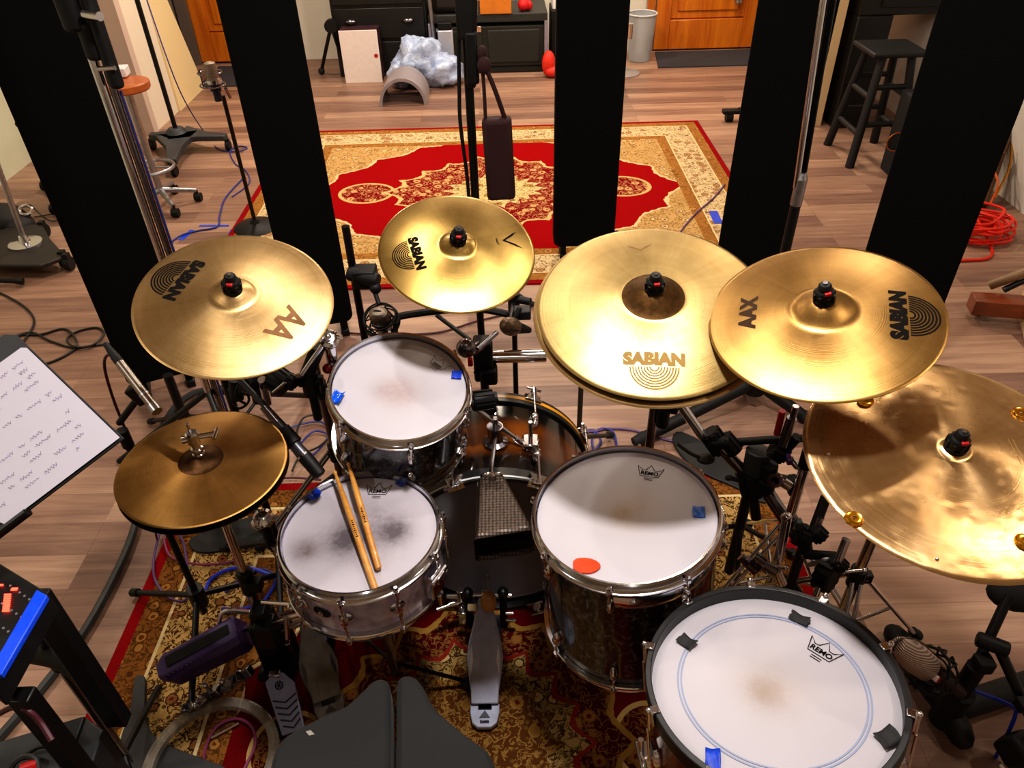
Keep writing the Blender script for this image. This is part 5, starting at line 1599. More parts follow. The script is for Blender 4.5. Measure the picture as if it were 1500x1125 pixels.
for z0, z1, r0, r1 in ((-.055, -.015, .045, .058), (-.015, .012, .058, .048)):
    for k in range(nb_):
        a0, a1, a2 = 2 * PI * k / nb_, 2 * PI * (k + .5) / nb_, 2 * PI * (k + 1) / nb_
        p0, p1, p2 = V((r0 * math.cos(a0), r0 * math.sin(a0), z0)), V((r1 * math.cos(a1), r1 * math.sin(a1), z1)), V((r0 * math.cos(a2), r0 * math.sin(a2), z0))
        g.rod(MG @ p0, MG @ p1, .0026, seg=6).rod(MG @ p1, MG @ p2, .0026, seg=6)
g.torus((0, 0, 0), .046, .003, MG @ Matrix.Translation((0, 0, -.05)), 28, 6).torus((0, 0, 0), .050, .003, MG @ Matrix.Translation((0, 0, .008)), 10, 6).torus((0, 0, 0), .036, .0025, MG @ Matrix.Translation((0, 0, -.02)), 24, 6)
obj('shock_mount', g, BLKP, t, True)
obj('badge', G().box(MG @ V((.008, .022, .002)), (.016, .016, .008), MG.to_3x3().to_4x4()), mat('white badge', 'e0d0cc', .4), t, True, bev=.001)
obj('badge_stripe', G().box(MG @ V((.008, .0226, -.007)), (.016, .016, .007), MG.to_3x3().to_4x4()), RED, t, True, bev=.001)
rx, ry = .985, 1.10
hubp = PY(1425, 985, .98)
t = thing('microphone_stand', 'heavy black stand with thick rounded legs carrying the large condenser by the big drum', 'microphone stand', (hubp.x, hubp.y, 0))
for (px, py) in ((1302, 918), (1417, 1098), (1560, 985)):
    e = P(px, py, .03)
    b0 = V((hubp.x, hubp.y, .07))
    dd = (e - b0).normalized()
    obj('leg', G().lathe([(0, 0), (.03, 0), (.034, .05), (.034, (e - b0).length - .05), (.028, (e - b0).length - .02), (.016, (e - b0).length - .004), (0, (e - b0).length)], at(b0, dd), 20), BLKP, t, True)
obj('leg_hub', G().rod((hubp.x, hubp.y, .02), (hubp.x, hubp.y, .16), .034).rod((hubp.x, hubp.y, .16), (hubp.x, hubp.y, .27), .022), BLKP, t, True)
kn = PY(1461, 945, 1.0)
obj('upright', G().rod((hubp.x, hubp.y, .25), PY(1478, 872, 1.08), .012), BLK, t, True)
kb = obj('swivel', G().rod(kn + V((-.04, .02, 0)), kn + V((.02, -.015, 0)), .019).box(PY(1440, 972, .98), (.04, .04, .04)), BLKP, t, True, bev=.006)
obj('boom', G().rod(kn, PY(1525, 1085, .86), .0125).rod(hubp + V((0, 0, .02)), mb0, .010), BLK, t, True)
obj('counterweight', G().ball(PY(1492, 868, 1.10), (.075, .05, .04)), RUB, t, True)
obj('tape_tag', G().box(PY(1499, 1032, .9), (.03, .03, .03)), RUB, t, True, bev=.004)
t = thing('floor_clamp', 'black clamp lump with brass fitting beside the blue cable of the large condenser', 'clamp', PY(1490, 1100, .86))
obj('clamp_body', G().box(PY(1492, 1098, .86), (.07, .07, .07), Euler((.4, .2, .5)).to_matrix().to_4x4()).rod(PY(1478, 1085, .88), PY(1515, 1130, .84), .016).box(PY(1480, 1108, .86), (.03, .04, .05)), BLKP, t, True, bev=.012)
obj('screw', G().rod(PY(1462, 1118, .86), PY(1470, 1127, .85), .008), CHROME, t, True)
obj('fitting', G().box(PY(1496, 1124, .85), (.022, .02, .016)), GOLD, t, True, bev=.003)

# ------------------------------------------------------------------ stands in the room
# centre boom stand with hanging sand bag
bx, by = PY(694, 250, 3.22).x, 3.22
t = mic_stand('black stand standing on the red rug with a hanging weight bag', bx, by, 1.72, a0=90, reach=.30, r=.019)
obj('boom_block', G().box((bx - .0, by - .02, 1.30), (.07, .06, .22)).box((bx + .02, by - .03, 1.12), (.05, .05, .20)).rod((bx + .01, by - .02, 1.0), (bx + .04, by - .03, 1.45), .02), BLKP, t, True, bev=.01)
obj('cable_wrap', G().tube([(bx - .03, by - .02, 1.2), (bx - .04, by - .02, 1.0), (bx - .045, by - .02, .85), (bx - .03, by - .015, .6), (bx - .025, by - .015, .3)], .009, 6), BLKP, t, True)
bc = PY(731, 230, 3.14)
bt_, bb_ = PY(727, 172, 3.14), PY(735, 290, 3.14)
SB = mat('dark maroon brown canvas', '2c0c0e', .85, 0, .2, 200, bump=.3)
t = thing('weight_bag', 'dark maroon weight bag hanging by two straps from the centre black stand', 'bag', bb_)
obj('bag_body', G().box((bt_ + bb_) / 2, (.125, .075, bt_.z - bb_.z), Euler((0, -.03, 0)).to_matrix().to_4x4()), SB, t, True, bev=.018)
pk = PY(706, 92, 3.16)
obj('strap', G().tube([bt_ + V((-.045, 0, -.02)), PY(709, 130, 3.15), pk], .015, 8, flat=.5), SB, t, True)
obj('strap', G().tube([bt_ + V((.040, 0, -.02)), PY(728, 140, 3.13), PY(716, 110, 3.14), pk], .019, 8, flat=.5), SB, t, True)
obj('knot', G().ball(PY(709, 96, 3.14), (.028, .025, .035)).ball(PY(706, 78, 3.16), (.02, .02, .03)), SB, t, True)

# round base condenser stand at the left
p0 = P(376, 335, .0)
t = mic_stand('thin black stand with round cast base near the red rug corner', p0.x, p0.y, PY(328, 140, p0.y).z, base='round', r=.011)
mc = PY(313, 118, p0.y - .05)
t = thing('condenser_microphone', 'silver condenser microphone on the stand with the round cast base', 'microphone', mc)
obj('mic_body', G().rod(mc + V((.0, 0, -.05)), mc + V((0, 0, .0)), .028).rod(mc + V((0, 0, -.10)), mc + V((0, 0, -.05)), .02), mat('navy mic body', '2b2d42', .35, .5), t, True)
obj('grille', G().lathe([(.030, 0), (.032, .06), (.028, .085), (0, .095)], Matrix.Translation(mc), 20), MESH, t, True)
obj('ring', G().lathe(ring(.03, .04, -.012, .008), Matrix.Translation(mc), 24), CHROME, t, True)
obj('shock_mount', G().torus(mc + V((-.01, 0, -.02)), .062, .004, None, 24, 6).torus(mc + V((-.01, 0, .04)), .058, .004, None, 24, 6).rod(mc + V((-.06, 0, -.03)), mc + V((-.06, 0, .05)), .004).rod(mc + V((.05, 0, -.04)), mc + V((.045, .05, -.1)), .008), DCHROME, t, True)
# wheeled base stand
p0 = P(262, 205, .06)
t = thing('microphone_stand', 'black boom stand on a three-wheeled grey base in front of the white wall', 'microphone stand', (p0.x, p0.y, 0))
pt_ = PY(205, 0, p0.y)
obj('tube', G().rod((p0.x, p0.y, .10), (p0.x, p0.y, pt_.z + .3), .016), BLK, t, True)
ends = [P(222, 207, .06), P(333, 208, .06), P(254, 245, .06)]
g = G()
for e in ends:
    dd = (e - V((p0.x, p0.y, .06))); sd = V((-dd.y, dd.x, 0)).normalized()
    c0 = V((p0.x, p0.y, 0))
    pts = [c0 + sd * .15, c0 + dd * .5 + sd * .055, V((e.x, e.y, 0)) + sd * .03, V((e.x, e.y, 0)) - sd * .03, c0 + dd * .5 - sd * .055, c0 - sd * .15]
    g.prism([(p.x, p.y) for p in pts], .075, .115)
g.rod((p0.x, p0.y, .075), (p0.x, p0.y, .15), .10, .05)
bs_ = obj('base', g, mat('grey cast base', '3b3e44', .5, .2), t, True, bev=.006)
for e in ends: obj('caster', G().rod(V((e.x - .014, e.y, .035)), V((e.x + .014, e.y, .035)), .035).box((e.x, e.y, .065), (.03, .03, .03)), BLKP, t, True)

# ------------------------------------------------------------------ left side furniture
p0 = P(183, 121, .74)
t = thing('work_stool', 'stool with round orange brown seat and metal legs by the white wall', 'stool', (p0.x, p0.y, 0))
obj('seat', G().lathe([(0, -.04), (.12, -.04), (.128, -.03), (.128, .0), (.12, .006), (0, .006)], Matrix.Translation(p0), 40), wood_mat('orange brown leatherette', '9a4a18', 'b96428', 'x', .5), t, True)
obj('post', G().rod((p0.x, p0.y, .1), (p0.x, p0.y, .72), .02), STEEL, t, True)
obj('foot_ring', G().torus((p0.x, p0.y, .25), .12, .010, None, 36, 8).rod((p0.x - .12, p0.y, .25), (p0.x + .12, p0.y, .25), .006), STEEL, t, True)
for k in range(5):
    a = rad(20 + 72 * k); e = V((p0.x + .20 * math.cos(a), p0.y + .20 * math.sin(a), .07))
    lg = obj('leg', G().rod((p0.x, p0.y, .11), e, .018, .013), STEEL, t, True)
    obj('caster', G().rod(e + V((-.02, 0, -.042)), e + V((.02, 0, -.042)), .026).rod(e, e + V((0, 0, -.03)), .008), BLKP, lg, True)
pw = P(170, 106, .77)
t = thing('adapter_box', 'small white plastic box lying on the orange brown stool seat', 'box', (pw.x, pw.y, .748))
obj('case', G().box((pw.x, pw.y, .775), (.13, .09, .05), Matrix.Rotation(.1, 4, 'Z')), WHT, t, True, bev=.006)
obj('socket', G().rod((pw.x - .045, pw.y - .04, .775), (pw.x - .045, pw.y - .048, .775), .014), BLKP, t, True)
# flat wheeled base at far left with chrome pole
q = [P(-30, 345, .07), P(18, 336, .07), P(62, 330, .07), P(74, 352, .07), P(98, 378, .07), P(60, 392, .07), P(-30, 392, .07)]
t = thing('microphone_stand', 'chrome pole on a flat black wheeled base beside the black crumpled bag', 'microphone stand', P(38, 360, 0))
obj('base', G().prism([(p.x, p.y) for p in q], .06, .085), mat('black brown base', '241f1c', .55), t, True, bev=.008)
pm = P(38, 358, .085)
obj('tube', G().rod(pm, PY(-8, 230, pm.y), .014), STEEL, t, True)
obj('flange', G().lathe([(0, 0), (.085, 0), (.085, .012), (.03, .02), (.02, .05), (0, .05)], Matrix.Translation(pm), 28), CHROME, t, True)
for px, py in ((66, 340), (96, 384), (102, 388)):
    e = P(px, py, .03); obj('caster', G().rod(e + V((-.016, 0, .01)), e + V((.016, 0, .01)), .036).box(e + V((0, 0, .05)), (.03, .035, .035)), BLKP, t, True)
# dark cable bag
pc = P(20, 318, .10)
tag(obj('cable_bag', G().ball((pc.x - .10, pc.y, .09), (.17, .12, .09)).ball((pc.x + .02, pc.y - .02, .06), (.09, .09, .06)).ball((pc.x - .2, pc.y - .05, .06), (.10, .09, .06)), mat('black crumpled nylon', '1b1719', .7, 0, .4, 30, bump=.6)), 'black crumpled bag with cables on the floor behind the chrome pole with the flat base', 'bag')
tag(obj('plug_ring', G().torus(P(38, 308, .13), .032, .010, Euler((.5, .3, 0)).to_matrix().to_4x4(), 24, 8), CHROME), 'shiny silver ring resting on the black cable bag', 'ring')
# chair caster near the leftmost gobo
e = P(78, 303, .03)
t = thing('office_chair', 'office chair with chrome legs and black wheels hidden behind the AA cymbal gobo', 'chair', P(100, 285, 0))
hubc = P(120, 268, .10)
for k, (px, py) in enumerate(((80, 306), (66, 272), (150, 320), (175, 270))):
    e = P(px, py, .03)
    lg = obj('leg', G().tube([hubc + V((0, 0, .06)), (hubc + e) / 2 + V((0, 0, .06)), e + V((0, 0, .05))], .018, 8), CHROME, t, True)
    obj('caster', G().rod(e + V((-.02, 0, 0)), e + V((.02, 0, 0)), .03).rod(e, e + V((0, 0, .05)), .01), BLKP, lg, True)
obj('column', G().rod(hubc, hubc + V((0, 0, .38)), .022), BLK, t, True)
obj('seat', G().lathe([(0, 0), (.2, 0), (.22, .03), (.2, .06), (0, .065)], Matrix.Translation(hubc + V((0, 0, .38))), 28), FELT, t, True)
tag(obj('stand_foot', G().tube([P(-40, 409, .04), P(10, 411, .04), P(34, 412, .03)], [.014, .014, .018], 10), BLKP), 'black rubber tipped stand leg on the floor below the flat wheeled base', 'stand leg')
# ------------------------------------------------------------------ back of the room
DK = mat('black painted cabinet', '131313', .45, 0, .2, 12)
t = thing('drawer_cabinet', 'black drawer cabinet with cup handles behind the white box', 'cabinet', (-1.02, 7.3, 0))
obj('carcass', G().box((-1.06, 7.34, .55), (.82, .54, 1.1)), DK, t, True, bev=.006)
for k in range(4):
    dr = obj('drawer', G().box((-1.06, 7.06, .17 + .27 * k), (.78, .022, .245)), DK, t, True, bev=.006)
    for s in (-1, 1): obj('handle', G().ball((-1.06 + s * .25, 7.04, .19 + .27 * k), (.05, .024, .022), None, 14, 8), CHROME if k > 1 else DCHROME, dr, True)
HL = PY(722, 20, 7.03).z           # lid height of the trunk
t = thing('flight_case', 'black trunk with metal edges standing right of the drawer cabinet', 'trunk', (-.13, 7.3, 0))
obj('case_body', G().box((-.12, 7.30, HL / 2 - .02), (1.0, .52, HL - .16)).box((-.12, 7.30, .03), (.96, .48, .06)), mat('dark olive black case', '1d1e1a', .6, 0, .25, 8), t, True, bev=.012)
obj('lid', G().box((-.12, 7.30, HL - .035), (1.03, .55, .07)), mat('black grey lid', '2c2d2a', .55), t, True, bev=.008)
g = G()
for x_ in (-.625, .385): g.box((x_, 7.035, HL / 2 - .03), (.032, .024, HL - .07))
obj('metal_edge', g, mat('grey lilac edge metal', '9a94a2', .45, .3), t, True, bev=.003)
obj('latch', G().box((-.55, 7.03, HL - .12), (.05, .02, .03)).box((-.2, 7.03, HL - .12), (.04, .012, .05)), CHROME, t, True, bev=.003)
for x_, w_ in ((-.36, .36), (.10, .46)): obj('moulded_panel', G().box((x_, 7.045, HL / 2 - .02), (w_, .03, HL - .22)), mat('dark grey green moulding', '23241f', .7), t, True, bev=.012)
tag(obj('storage_box', G().box((-.05, 7.12, HL + .12), (.27, .22, .24)), mat('orange cardboard', 'c8761f', .6, 0, .12, 12), bev=.004), 'orange box standing on the lid of the black trunk', 'box')
tag(obj('red_bundle', G().ball((.19, 7.1, HL + .05), (.05, .05, .05)).ball((.235, 7.12, HL + .04), (.035, .035, .04)).ball((.20, 7.16, HL + .035), (.05, .04, .035)), mat('bright red cloth', 'c8141c', .6)), 'small red bundle on the trunk lid right of the orange box', 'cloth')
tag(obj('bag', G().box((-.44, 7.2, HL + .215), (.34, .3, .43)), mat('black brown bag leather', '1c1714', .6, 0, .2, 20, bump=.3), bev=.06), 'black bag on the trunk lid left of the orange box', 'bag')
tag(obj('flower_pot', G().lathe([(0, 0), (.05, 0), (.06, .1), (.05, .1), (0, .06)], Matrix.Translation((-.245, 7.08, HL)), 20), mat('pale grey pot', '8a8c8a', .5)), 'small pale pot on the trunk lid between bag and orange box', 'pot')
tag(obj('plastic_tub', G().box((.50, 7.25, .55), (.12, .3, .10), None, .9), WHT, bev=.01), 'white plastic tub right of the black trunk, beside the middle gobo', 'tub')
tag(obj('black_crate', G().box((.50, 7.25, .25), (.14, .34, .498)), BLKP, bev=.01), 'black crate under the white tub right of the trunk', 'crate')
tag(obj('red_cloth', G().ball((.40, 6.9, .11), (.06, .06, .11)).ball((.43, 6.88, .05), (.07, .06, .05)), mat('orange red cloth', 'd8301c', .6)), 'orange red cloth on the floor at the right foot of the trunk', 'cloth')
# white carton
pa, pb_ = P(507, 122, 0), P(560, 123, 0)
t = thing('carton', 'white fronted box with a small red mark in front of the drawer cabinet', 'box', ((pa.x + pb_.x) / 2, pa.y + .15, 0))
hc_ = PY(500, 45, pa.y).z
wx = pb_.x - pa.x
obj('front_panel', G().box((pa.x + wx / 2, pa.y, hc_ / 2), (wx, .012, hc_)), mat('pinkish white card', 'e3d5cf', .6, 0, .04), t, True, bev=.003)
obj('carton_body', G().box((pa.x + wx / 2, pa.y + .10, hc_ / 2), (wx - .004, .19, hc_ - .004)), mat('dark maroon print', '3a1a24', .6, 0, .5, 9), t, True, bev=.003)
obj('red_mark', G().rod((pb_.x - .03, pa.y - .006, hc_ * .52), (pb_.x - .03, pa.y - .0075, hc_ * .52), .017), RED, t, True)
# arch shaped drum shell half
aL, aR = P(557, 155, 0), P(625, 155, 0)
Ra = (aR - aL).length / 2; am = (aL + aR) / 2
g = G(); M = Matrix.Translation((am.x, am.y, 0)) @ Euler((PI / 2, 0, 0)).to_matrix().to_4x4()
out = [(Ra * math.cos(PI * k / 24), Ra * 1.12 * math.sin(PI * k / 24)) for k in range(25)] + [((Ra - .022) * math.cos(PI * k / 24), (Ra - .022) * 1.12 * math.sin(PI * k / 24)) for k in range(24, -1, -1)]
n_ = 25
vs = [(x, y, z) for z in (0, -.36) for x, y in out]
N2 = len(out)
fs = [(i, (i + 1) % N2, N2 + (i + 1) % N2, N2 + i) for i in range(N2)]
for k in range(24):
    q = (k, k + 1, N2 - 2 - k, N2 - 1 - k); fs += [q, tuple(i + N2 for i in q)[::-1]]
tag(obj('arched_shell', G().add(vs, fs, M), mat('grey shell board', '8f868a', .5, 0, .1, 14)), 'grey half-round shell standing like an arch on the plank floor', 'shell')
# crumpled plastic bag
bgp = PY(620, 105, 6.62)
tg_ = NT('thin blue white plastic'); n1, _ = tg_.noise(tg_.coord(), 9, 5, .6, 1.4); n2, _ = tg_.noise(tg_.coord(), 40, 3)
tg_.set(col=tg_.ramp(n1, [(.3, srgb('7f90b8')), (.6, srgb('b4c2de')), (.8, srgb('dfe6f4'))]), rough=.28, spec=.6); tg_.bump(n1 + n2 * .3, .8, .02)
from mathutils import noise as mn


def lump(c, r, seed, amp=.22):
    g = G().ball((0, 0, 0), 1.0, None, 40, 24)
    def f(v):
        d = 1 + amp * (mn.noise(v * 1.7 + V((seed, 0, 0))) + .7 * abs(mn.noise(v * 4.1 + V((0, seed, 0)))) - .2)
        q = v * d; q = V((q.x * r[0], q.y * r[1], q.z * r[2])) + V(c)
        q.z = max(q.z, .004); return q
    return g.map(f)


pa_ = P(605, 130, .0); pb_ = P(655, 128, 0)
g = lump((PY(617, 95, 6.75).x, 6.75, .20), (.21, .17, .21), 2.0, .3); g2 = lump((PY(652, 108, 6.72).x, 6.72, .13), (.17, .14, .14), 9.0, .3); g.add(g2.v, g2.f)
g2 = lump((PY(588, 97, 6.7).x, 6.70, .12), (.11, .12, .12), 5.0, .3); g.add(g2.v, g2.f)
tag(obj('plastic_bag', g, tg_.m, angle=80), 'crumpled bluish white plastic bag on the floor behind the grey arch', 'bag')
# guitar case stand A-frame
ap = PY(485, 38, 6.95)
t = thing('folding_stand', 'black folding A-frame stand by the white wall left of the white box', 'stand', (ap.x, 6.95, 0))
obj('leg', G().tube([ap, PY(478, 70, 7.0), P(471, 104, .02)], .016, 8), BLK, t, True)
obj('leg', G().tube([ap, V((ap.x + .03, 7.0, ap.z * .5)), V((ap.x + .07, 7.06, .02))], .014, 8), BLK, t, True)
obj('hinge', G().rod(ap + V((0, -.03, 0)), ap + V((0, .03, 0)), .055), BLKP, t, True)
obj('rubber_foot', G().ball(P(471, 104, .03), (.03, .03, .03)), RUB, t, True)
pl = P(650, 90, 0)
sc_ = PY(654, 68, 6.98)
t = thing('metal_case', 'slim silver case standing against the black trunk', 'case', (sc_.x, 6.95, 0))
obj('case_body', G().box((sc_.x, 6.95, .20), (.13, .07, .40)), mat('pale silver shell', 'b9bcc6', .35, .4, .05), t, True, bev=.012)
obj('lid', G().box((sc_.x, 6.95, .43), (.12, .065, .06)), BLKP, t, True, bev=.008)
px_ = PY(638, 60, 7.0).x
tag(obj('metal_pole', G().rod((px_, 6.98, .0), (px_ - .03, 7.0, .8), .018), STEEL), 'grey metal pole leaning beside the slim silver case', 'pole')
# bin
pb_ = P(936, 88, 0)
t = thing('waste_bin', 'translucent grey plastic bin beside the orange door with steel handle', 'bin', (pb_.x, pb_.y, 0))
tbn = NT('frosted plastic'); n_, _ = tbn.noise(tbn.coord(), 8, 2)
tbn.set(col=srgb('b9bcc0'), rough=n_ * .1 + .3, alpha=.75)
obj('bin_body', G().lathe([(0, .004), (.10, .004), (.115, .2), (.13, .40), (.125, .40), (.110, .2), (.095, .012), (0, .012)], Matrix.Translation((pb_.x, pb_.y, 0)), 32), tbn.m, t, True)
obj('rim', G().torus((pb_.x, pb_.y, .40), .13, .008, None, 32, 8), mat('pale grey rim', 'c9ccd0', .4), t, True)
obj('liner', G().lathe([(.0, .012), (.093, .012), (.105, .2), (0, .21)], Matrix.Translation((pb_.x, pb_.y, 0)), 28), mat('grey liner', '85888c', .6), t, True)
pv = P(925, 108, .0)
t = thing('floor_stand', 'pale metal foot of a floor stand showing right of the middle gobo', 'stand', (pv.x - .08, pv.y, 0))
obj('base', G().lathe([(0, 0), (.15, 0), (.15, .012), (.05, .03), (0, .03)], Matrix.Translation((pv.x - .08, pv.y, 0)), 32), mat('pale metal', 'b8b0ac', .35, .6), t, True)
obj('post', G().rod((pv.x - .08, pv.y, .02), (pv.x - .08, pv.y, 1.1), .022), CHROME, t, True)
obj('collar', G().rod((pv.x - .05, pv.y - .03, .3), (pv.x - .05, pv.y - .03, .42), .03), CHROME, t, True)
pv = P(912, 132, 0)
tag(obj('rubber_wheel', G().rod(V((pv.x - .10, pv.y, .055)), V((pv.x + .0, pv.y, .055)), .055), RUB, bev=.01), 'small black wheel on the floor showing right of the middle gobo', 'wheel')
pv = P(1068, 178, 0)
t = thing('wheeled_base', 'black caster feet showing beside the corner of the red rug', 'caster', (pv.x, pv.y, 0))
obj('wheel', G().rod(V((pv.x - .03, pv.y, .035)), V((pv.x + .02, pv.y, .035)), .035).rod(V((pv.x + .08, pv.y - .06, .035)), V((pv.x + .12, pv.y - .06, .035)), .035), BLKP, t, True)
obj('fork', G().box((pv.x + .02, pv.y, .075), (.16, .06, .03)).rod((pv.x + .06, pv.y, .08), (pv.x + .35, pv.y + .1, .11), .022), BLKP, t, True, bev=.006)

# ------------------------------------------------------------------ right side
t = thing('equipment_cabinet', 'tall black cabinet beside the cream wall end, behind the black wooden stool', 'cabinet', (2.66, 5.6, 0))
obj('carcass', G().box((2.665, 5.65, 1.5), (.57, .5, 1.5)).box((2.50, 5.65, .375), (.24, .5, .75)), DK, t, True, bev=.01)
for z_ in (1.5,): obj('door', G().box((2.775, 5.39, z_), (.52, .02, 1.4)), mat('black cabinet door', '0f1010', .6), t, True, bev=.006)
obj('handle', G().rod((2.45, 5.37, 1.3), (2.45, 5.37, 1.6), .008), STEEL, t, True)
f1, f2_ = P(1212, 212, 0), P(1244, 245, 0)
f3 = P(1286, 205, 0); f4 = P(1300, 232, 0)
f3 = V((f1.x + .33, f1.y + .02, 0)); f4 = V((f2_.x + .33, f2_.y + .02, 0))
cs = (f1 + f2_ + f3 + f4) / 4; hs = .66
BW = wood_mat('black painted wood', '08080a', '121214', 'z', .6, coat=0)
t = thing('bar_stool', 'black wooden stool with crossing rungs in front of the tall black cabinet', 'stool', (cs.x, cs.y, 0))
feet = [f1, f2_, f4, f3]
tops = [V((cs.x + (f.x - cs.x) * .55, cs.y + (f.y - cs.y) * .55, hs)) for f in feet]
for f, tp_ in zip(feet, tops): obj('leg', G().rod(f, tp_, .028, .025), BW, t, True)
for h_ in (.20, .42):
    for k in range(4):
        hh_ = h_ + (.06 if k % 2 else 0)
        a = feet[k].lerp(tops[k], hh_ / hs); b = feet[(k + 1) % 4].lerp(tops[(k + 1) % 4], hh_ / hs)
        obj('rung', G().rod(a, b, .017), BW, t, True)
obj('seat', G().box((cs.x, cs.y, hs + .012), (.34, .34, .03)), BW, t, True, bev=.01)
# speaker box
ps_ = P(1300, 262, 0)
t = thing('speaker_box', 'black speaker cabinet with a round orange rimmed port right of the black stool', 'speaker', (ps_.x + .25, ps_.y + .1, 0))
obj('cabinet', G().box((ps_.x + .2, ps_.y + .05, .25), (.36, .26, .5)), mat('black speaker carpet', '121213', .8, 0, .3, 200), t, True, bev=.012)
po = PY(1313, 208, ps_.y - .085)
obj('speaker_port', G().torus(po, .055, .003, Euler((PI / 2, 0, 0)).to_matrix().to_4x4(), 32, 8), mat('copper ring', 'b05a20', .35, .7), t, True)
obj('cone', G().lathe([(0, .004), (.055, .0), (.055, -.004), (0, -.004)], at(po + V((0, .004, 0)), (0, -1, 0)), 28), RUB, t, True)
# orange extension cord
rs = random.Random(11); oc = P(1432, 348, 0)
pts = []
for k in range(64):
    a = k * 1.12 + rs.uniform(-.2, .2); rr = .125 + rs.uniform(-.06, .04)
    pts.append((oc.x - .02 + rr * 1.25 * math.cos(a), oc.y + .02 + rr * math.sin(a), .012 + .0016 * k + rs.uniform(0, .012)))
pts += [P(1452, 362, .012), P(1447, 378, .008), P(1420, 381, .008), P(1395, 381, .008), P(1360, 376, .008)]
tag(obj('extension_cord', G().tube(pts, .0075, 7, 5), mat('orange red cord', 'e0280a', .45)), 'coiled orange red extension cord on the floor by the grey wall', 'cord')
# long wooden thing leaning behind the gobo
g0, g1 = P(1437, 300, .02), PY(1475, 195, P(1437, 300, .02).y + .3)
t = thing('leaning_board', 'brown wooden board with brass edge leaning by the grey wall above the coiled cord', 'board', g0)
obj('board', G().rod(g0, g1, .035, .03).box((g0 + g1) / 2, (.05, .03, .2)), wood_mat('brown stained board', '4a3018', '6d4a26', 'z', .45), t, True)
obj('edge', G().tube([g0 + V((.05, -.02, .05)), (g0 + g1) / 2 + V((.06, -.04, .02)), g1 + V((.02, -.03, -.02))], .007, 6), GOLD, t, True)
tag(obj('cable', G().tube([P(1450, 300, .05), PY(1462, 270, 4.0), PY(1455, 240, 4.1), PY(1470, 200, 4.2)], .006, 6), mat('orange cable', 'd2601c', .5)), 'orange cable rising beside the leaning brown board by the grey wall', 'cable')
# wooden dolly
d0, d1 = P(1424, 440, .10), P(1530, 448, .10)
t = thing('wooden_dolly', 'reddish brown wooden base on casters below the coiled orange cord', 'dolly', (d0 + d1) / 2 - V((0, 0, .1)))
dd = (d1 - d0).normalized(); up_ = V((0, 0, 1)); dn = up_.cross(dd)
g = G().box((d0 + d1) / 2 - V((0, 0, .015)), ((d1 - d0).length, .09, .075), frame_z(dd).to_4x4() @ Euler((0, PI / 2, 0)).to_matrix().to_4x4() if False else Matrix.Rotation(math.atan2(dd.y, dd.x), 4, 'Z'))
obj('beam', g, wood_mat('reddish beam wood', '6a2f14', '8d4420', 'x', .4), t, True, bev=.005)
b0_, b1_ = P(1450, 418, .14), P(1540, 385, .30)
obj('brace', G().rod(b0_, b1_, .022), wood_mat('pale brace wood', '6d5236', '8a6c48', 'x', .5), t, True)
obj('strut', G().rod(P(1470, 425, .14), P(1540, 392, .25), .014), BLK, t, True)
for px, py in ((1436, 455), (1520, 462)):
    e = P(px, py, .03); obj('caster', G().rod(e + V((-.018, .03, 0)), e + V((.018, .03, 0)), .03).rod(e + V((0, .03, 0)), e + V((0, .03, .05)), .012), BLKP, t, True)
tag(obj('cream_case', G().prism([(p.x, p.y) for p in (P(1487, 452, 0), P(1500, 505, 0), P(1700, 505, 0), P(1700, 430, 0), P(1500, 430, 0))], 0, .12), mat('cream vinyl', 'd2b48a', .5, 0, .05), bev=.01), 'cream coloured case corner just in front of the wooden dolly', 'case')

# flat dark stand bases on the floor around the kit
FLT = mat('dark grey flat steel', '1f2020', .55, .2, .2, 20)
for label, pp in (('dark grey flat stand base on the rug behind the hi-hat stand', ((278, 800), (282, 786), (330, 768), (390, 752), (432, 768), (424, 798), (380, 798), (300, 809))),
                  ('dark grey flat stand base on the floor between the floor tom and the clamps', ((985, 642), (1000, 632), (1060, 664), (1112, 698), (1122, 736), (1080, 714), (1030, 692), (1000, 668)))):
    q = catmull([P(x, y, .02) for x, y in pp], 3, True)
    tag(obj('flat_base', G().prism([(p.x, p.y) for p in q], .0105, .02), FLT, bev=.003), label, 'stand base', 'dark flat stand bases')
kp = PY(386, 760, 1.36)
t = thing('clamp_knob', 'shiny round chrome knob with black boss between the hi-hat and the snare', 'knob', kp)
obj('knob_body', G().lathe([(0, -.02), (.022, -.018), (.028, -.004), (.022, .012), (.010, .016), (0, .016)], at(kp, (.2, -.7, .6)), 24).ball(kp + V((-.02, 0, -.02)), (.018, .014, .02)), CHROME, t, True)
obj('arm', G().rod(kp, PY(398, 800, 1.36), .014).rod(PY(398, 800, 1.36), PY(420, 830, 1.33), .010), BLKP, t, True)

# ------------------------------------------------------------------ cables and floor tape
CB = {'black': mat('black cable jacket', '141415', .5), 'blue': mat('dark blue cable jacket', '2b3480', .5), 'bright': mat('bright blue cable jacket', '1a35c8', .45),
      'purple': mat('purple cable jacket', '5a3a72', .5), 'maroon': mat('maroon cable jacket', '4a1826', .5), 'magenta': mat('magenta cable jacket', '7a2a52', .5), 'grey': mat('thick grey hose rubber', '2c2e2e', .55)}


def cable(label, colr, r, pts, cat='cable', group=None):
    o = obj('cable', G().tube([P(*p) if p[1] > 15 else V(p) for p in pts], r, 7, 8), CB[colr])
    return tag(o, label, cat, group)


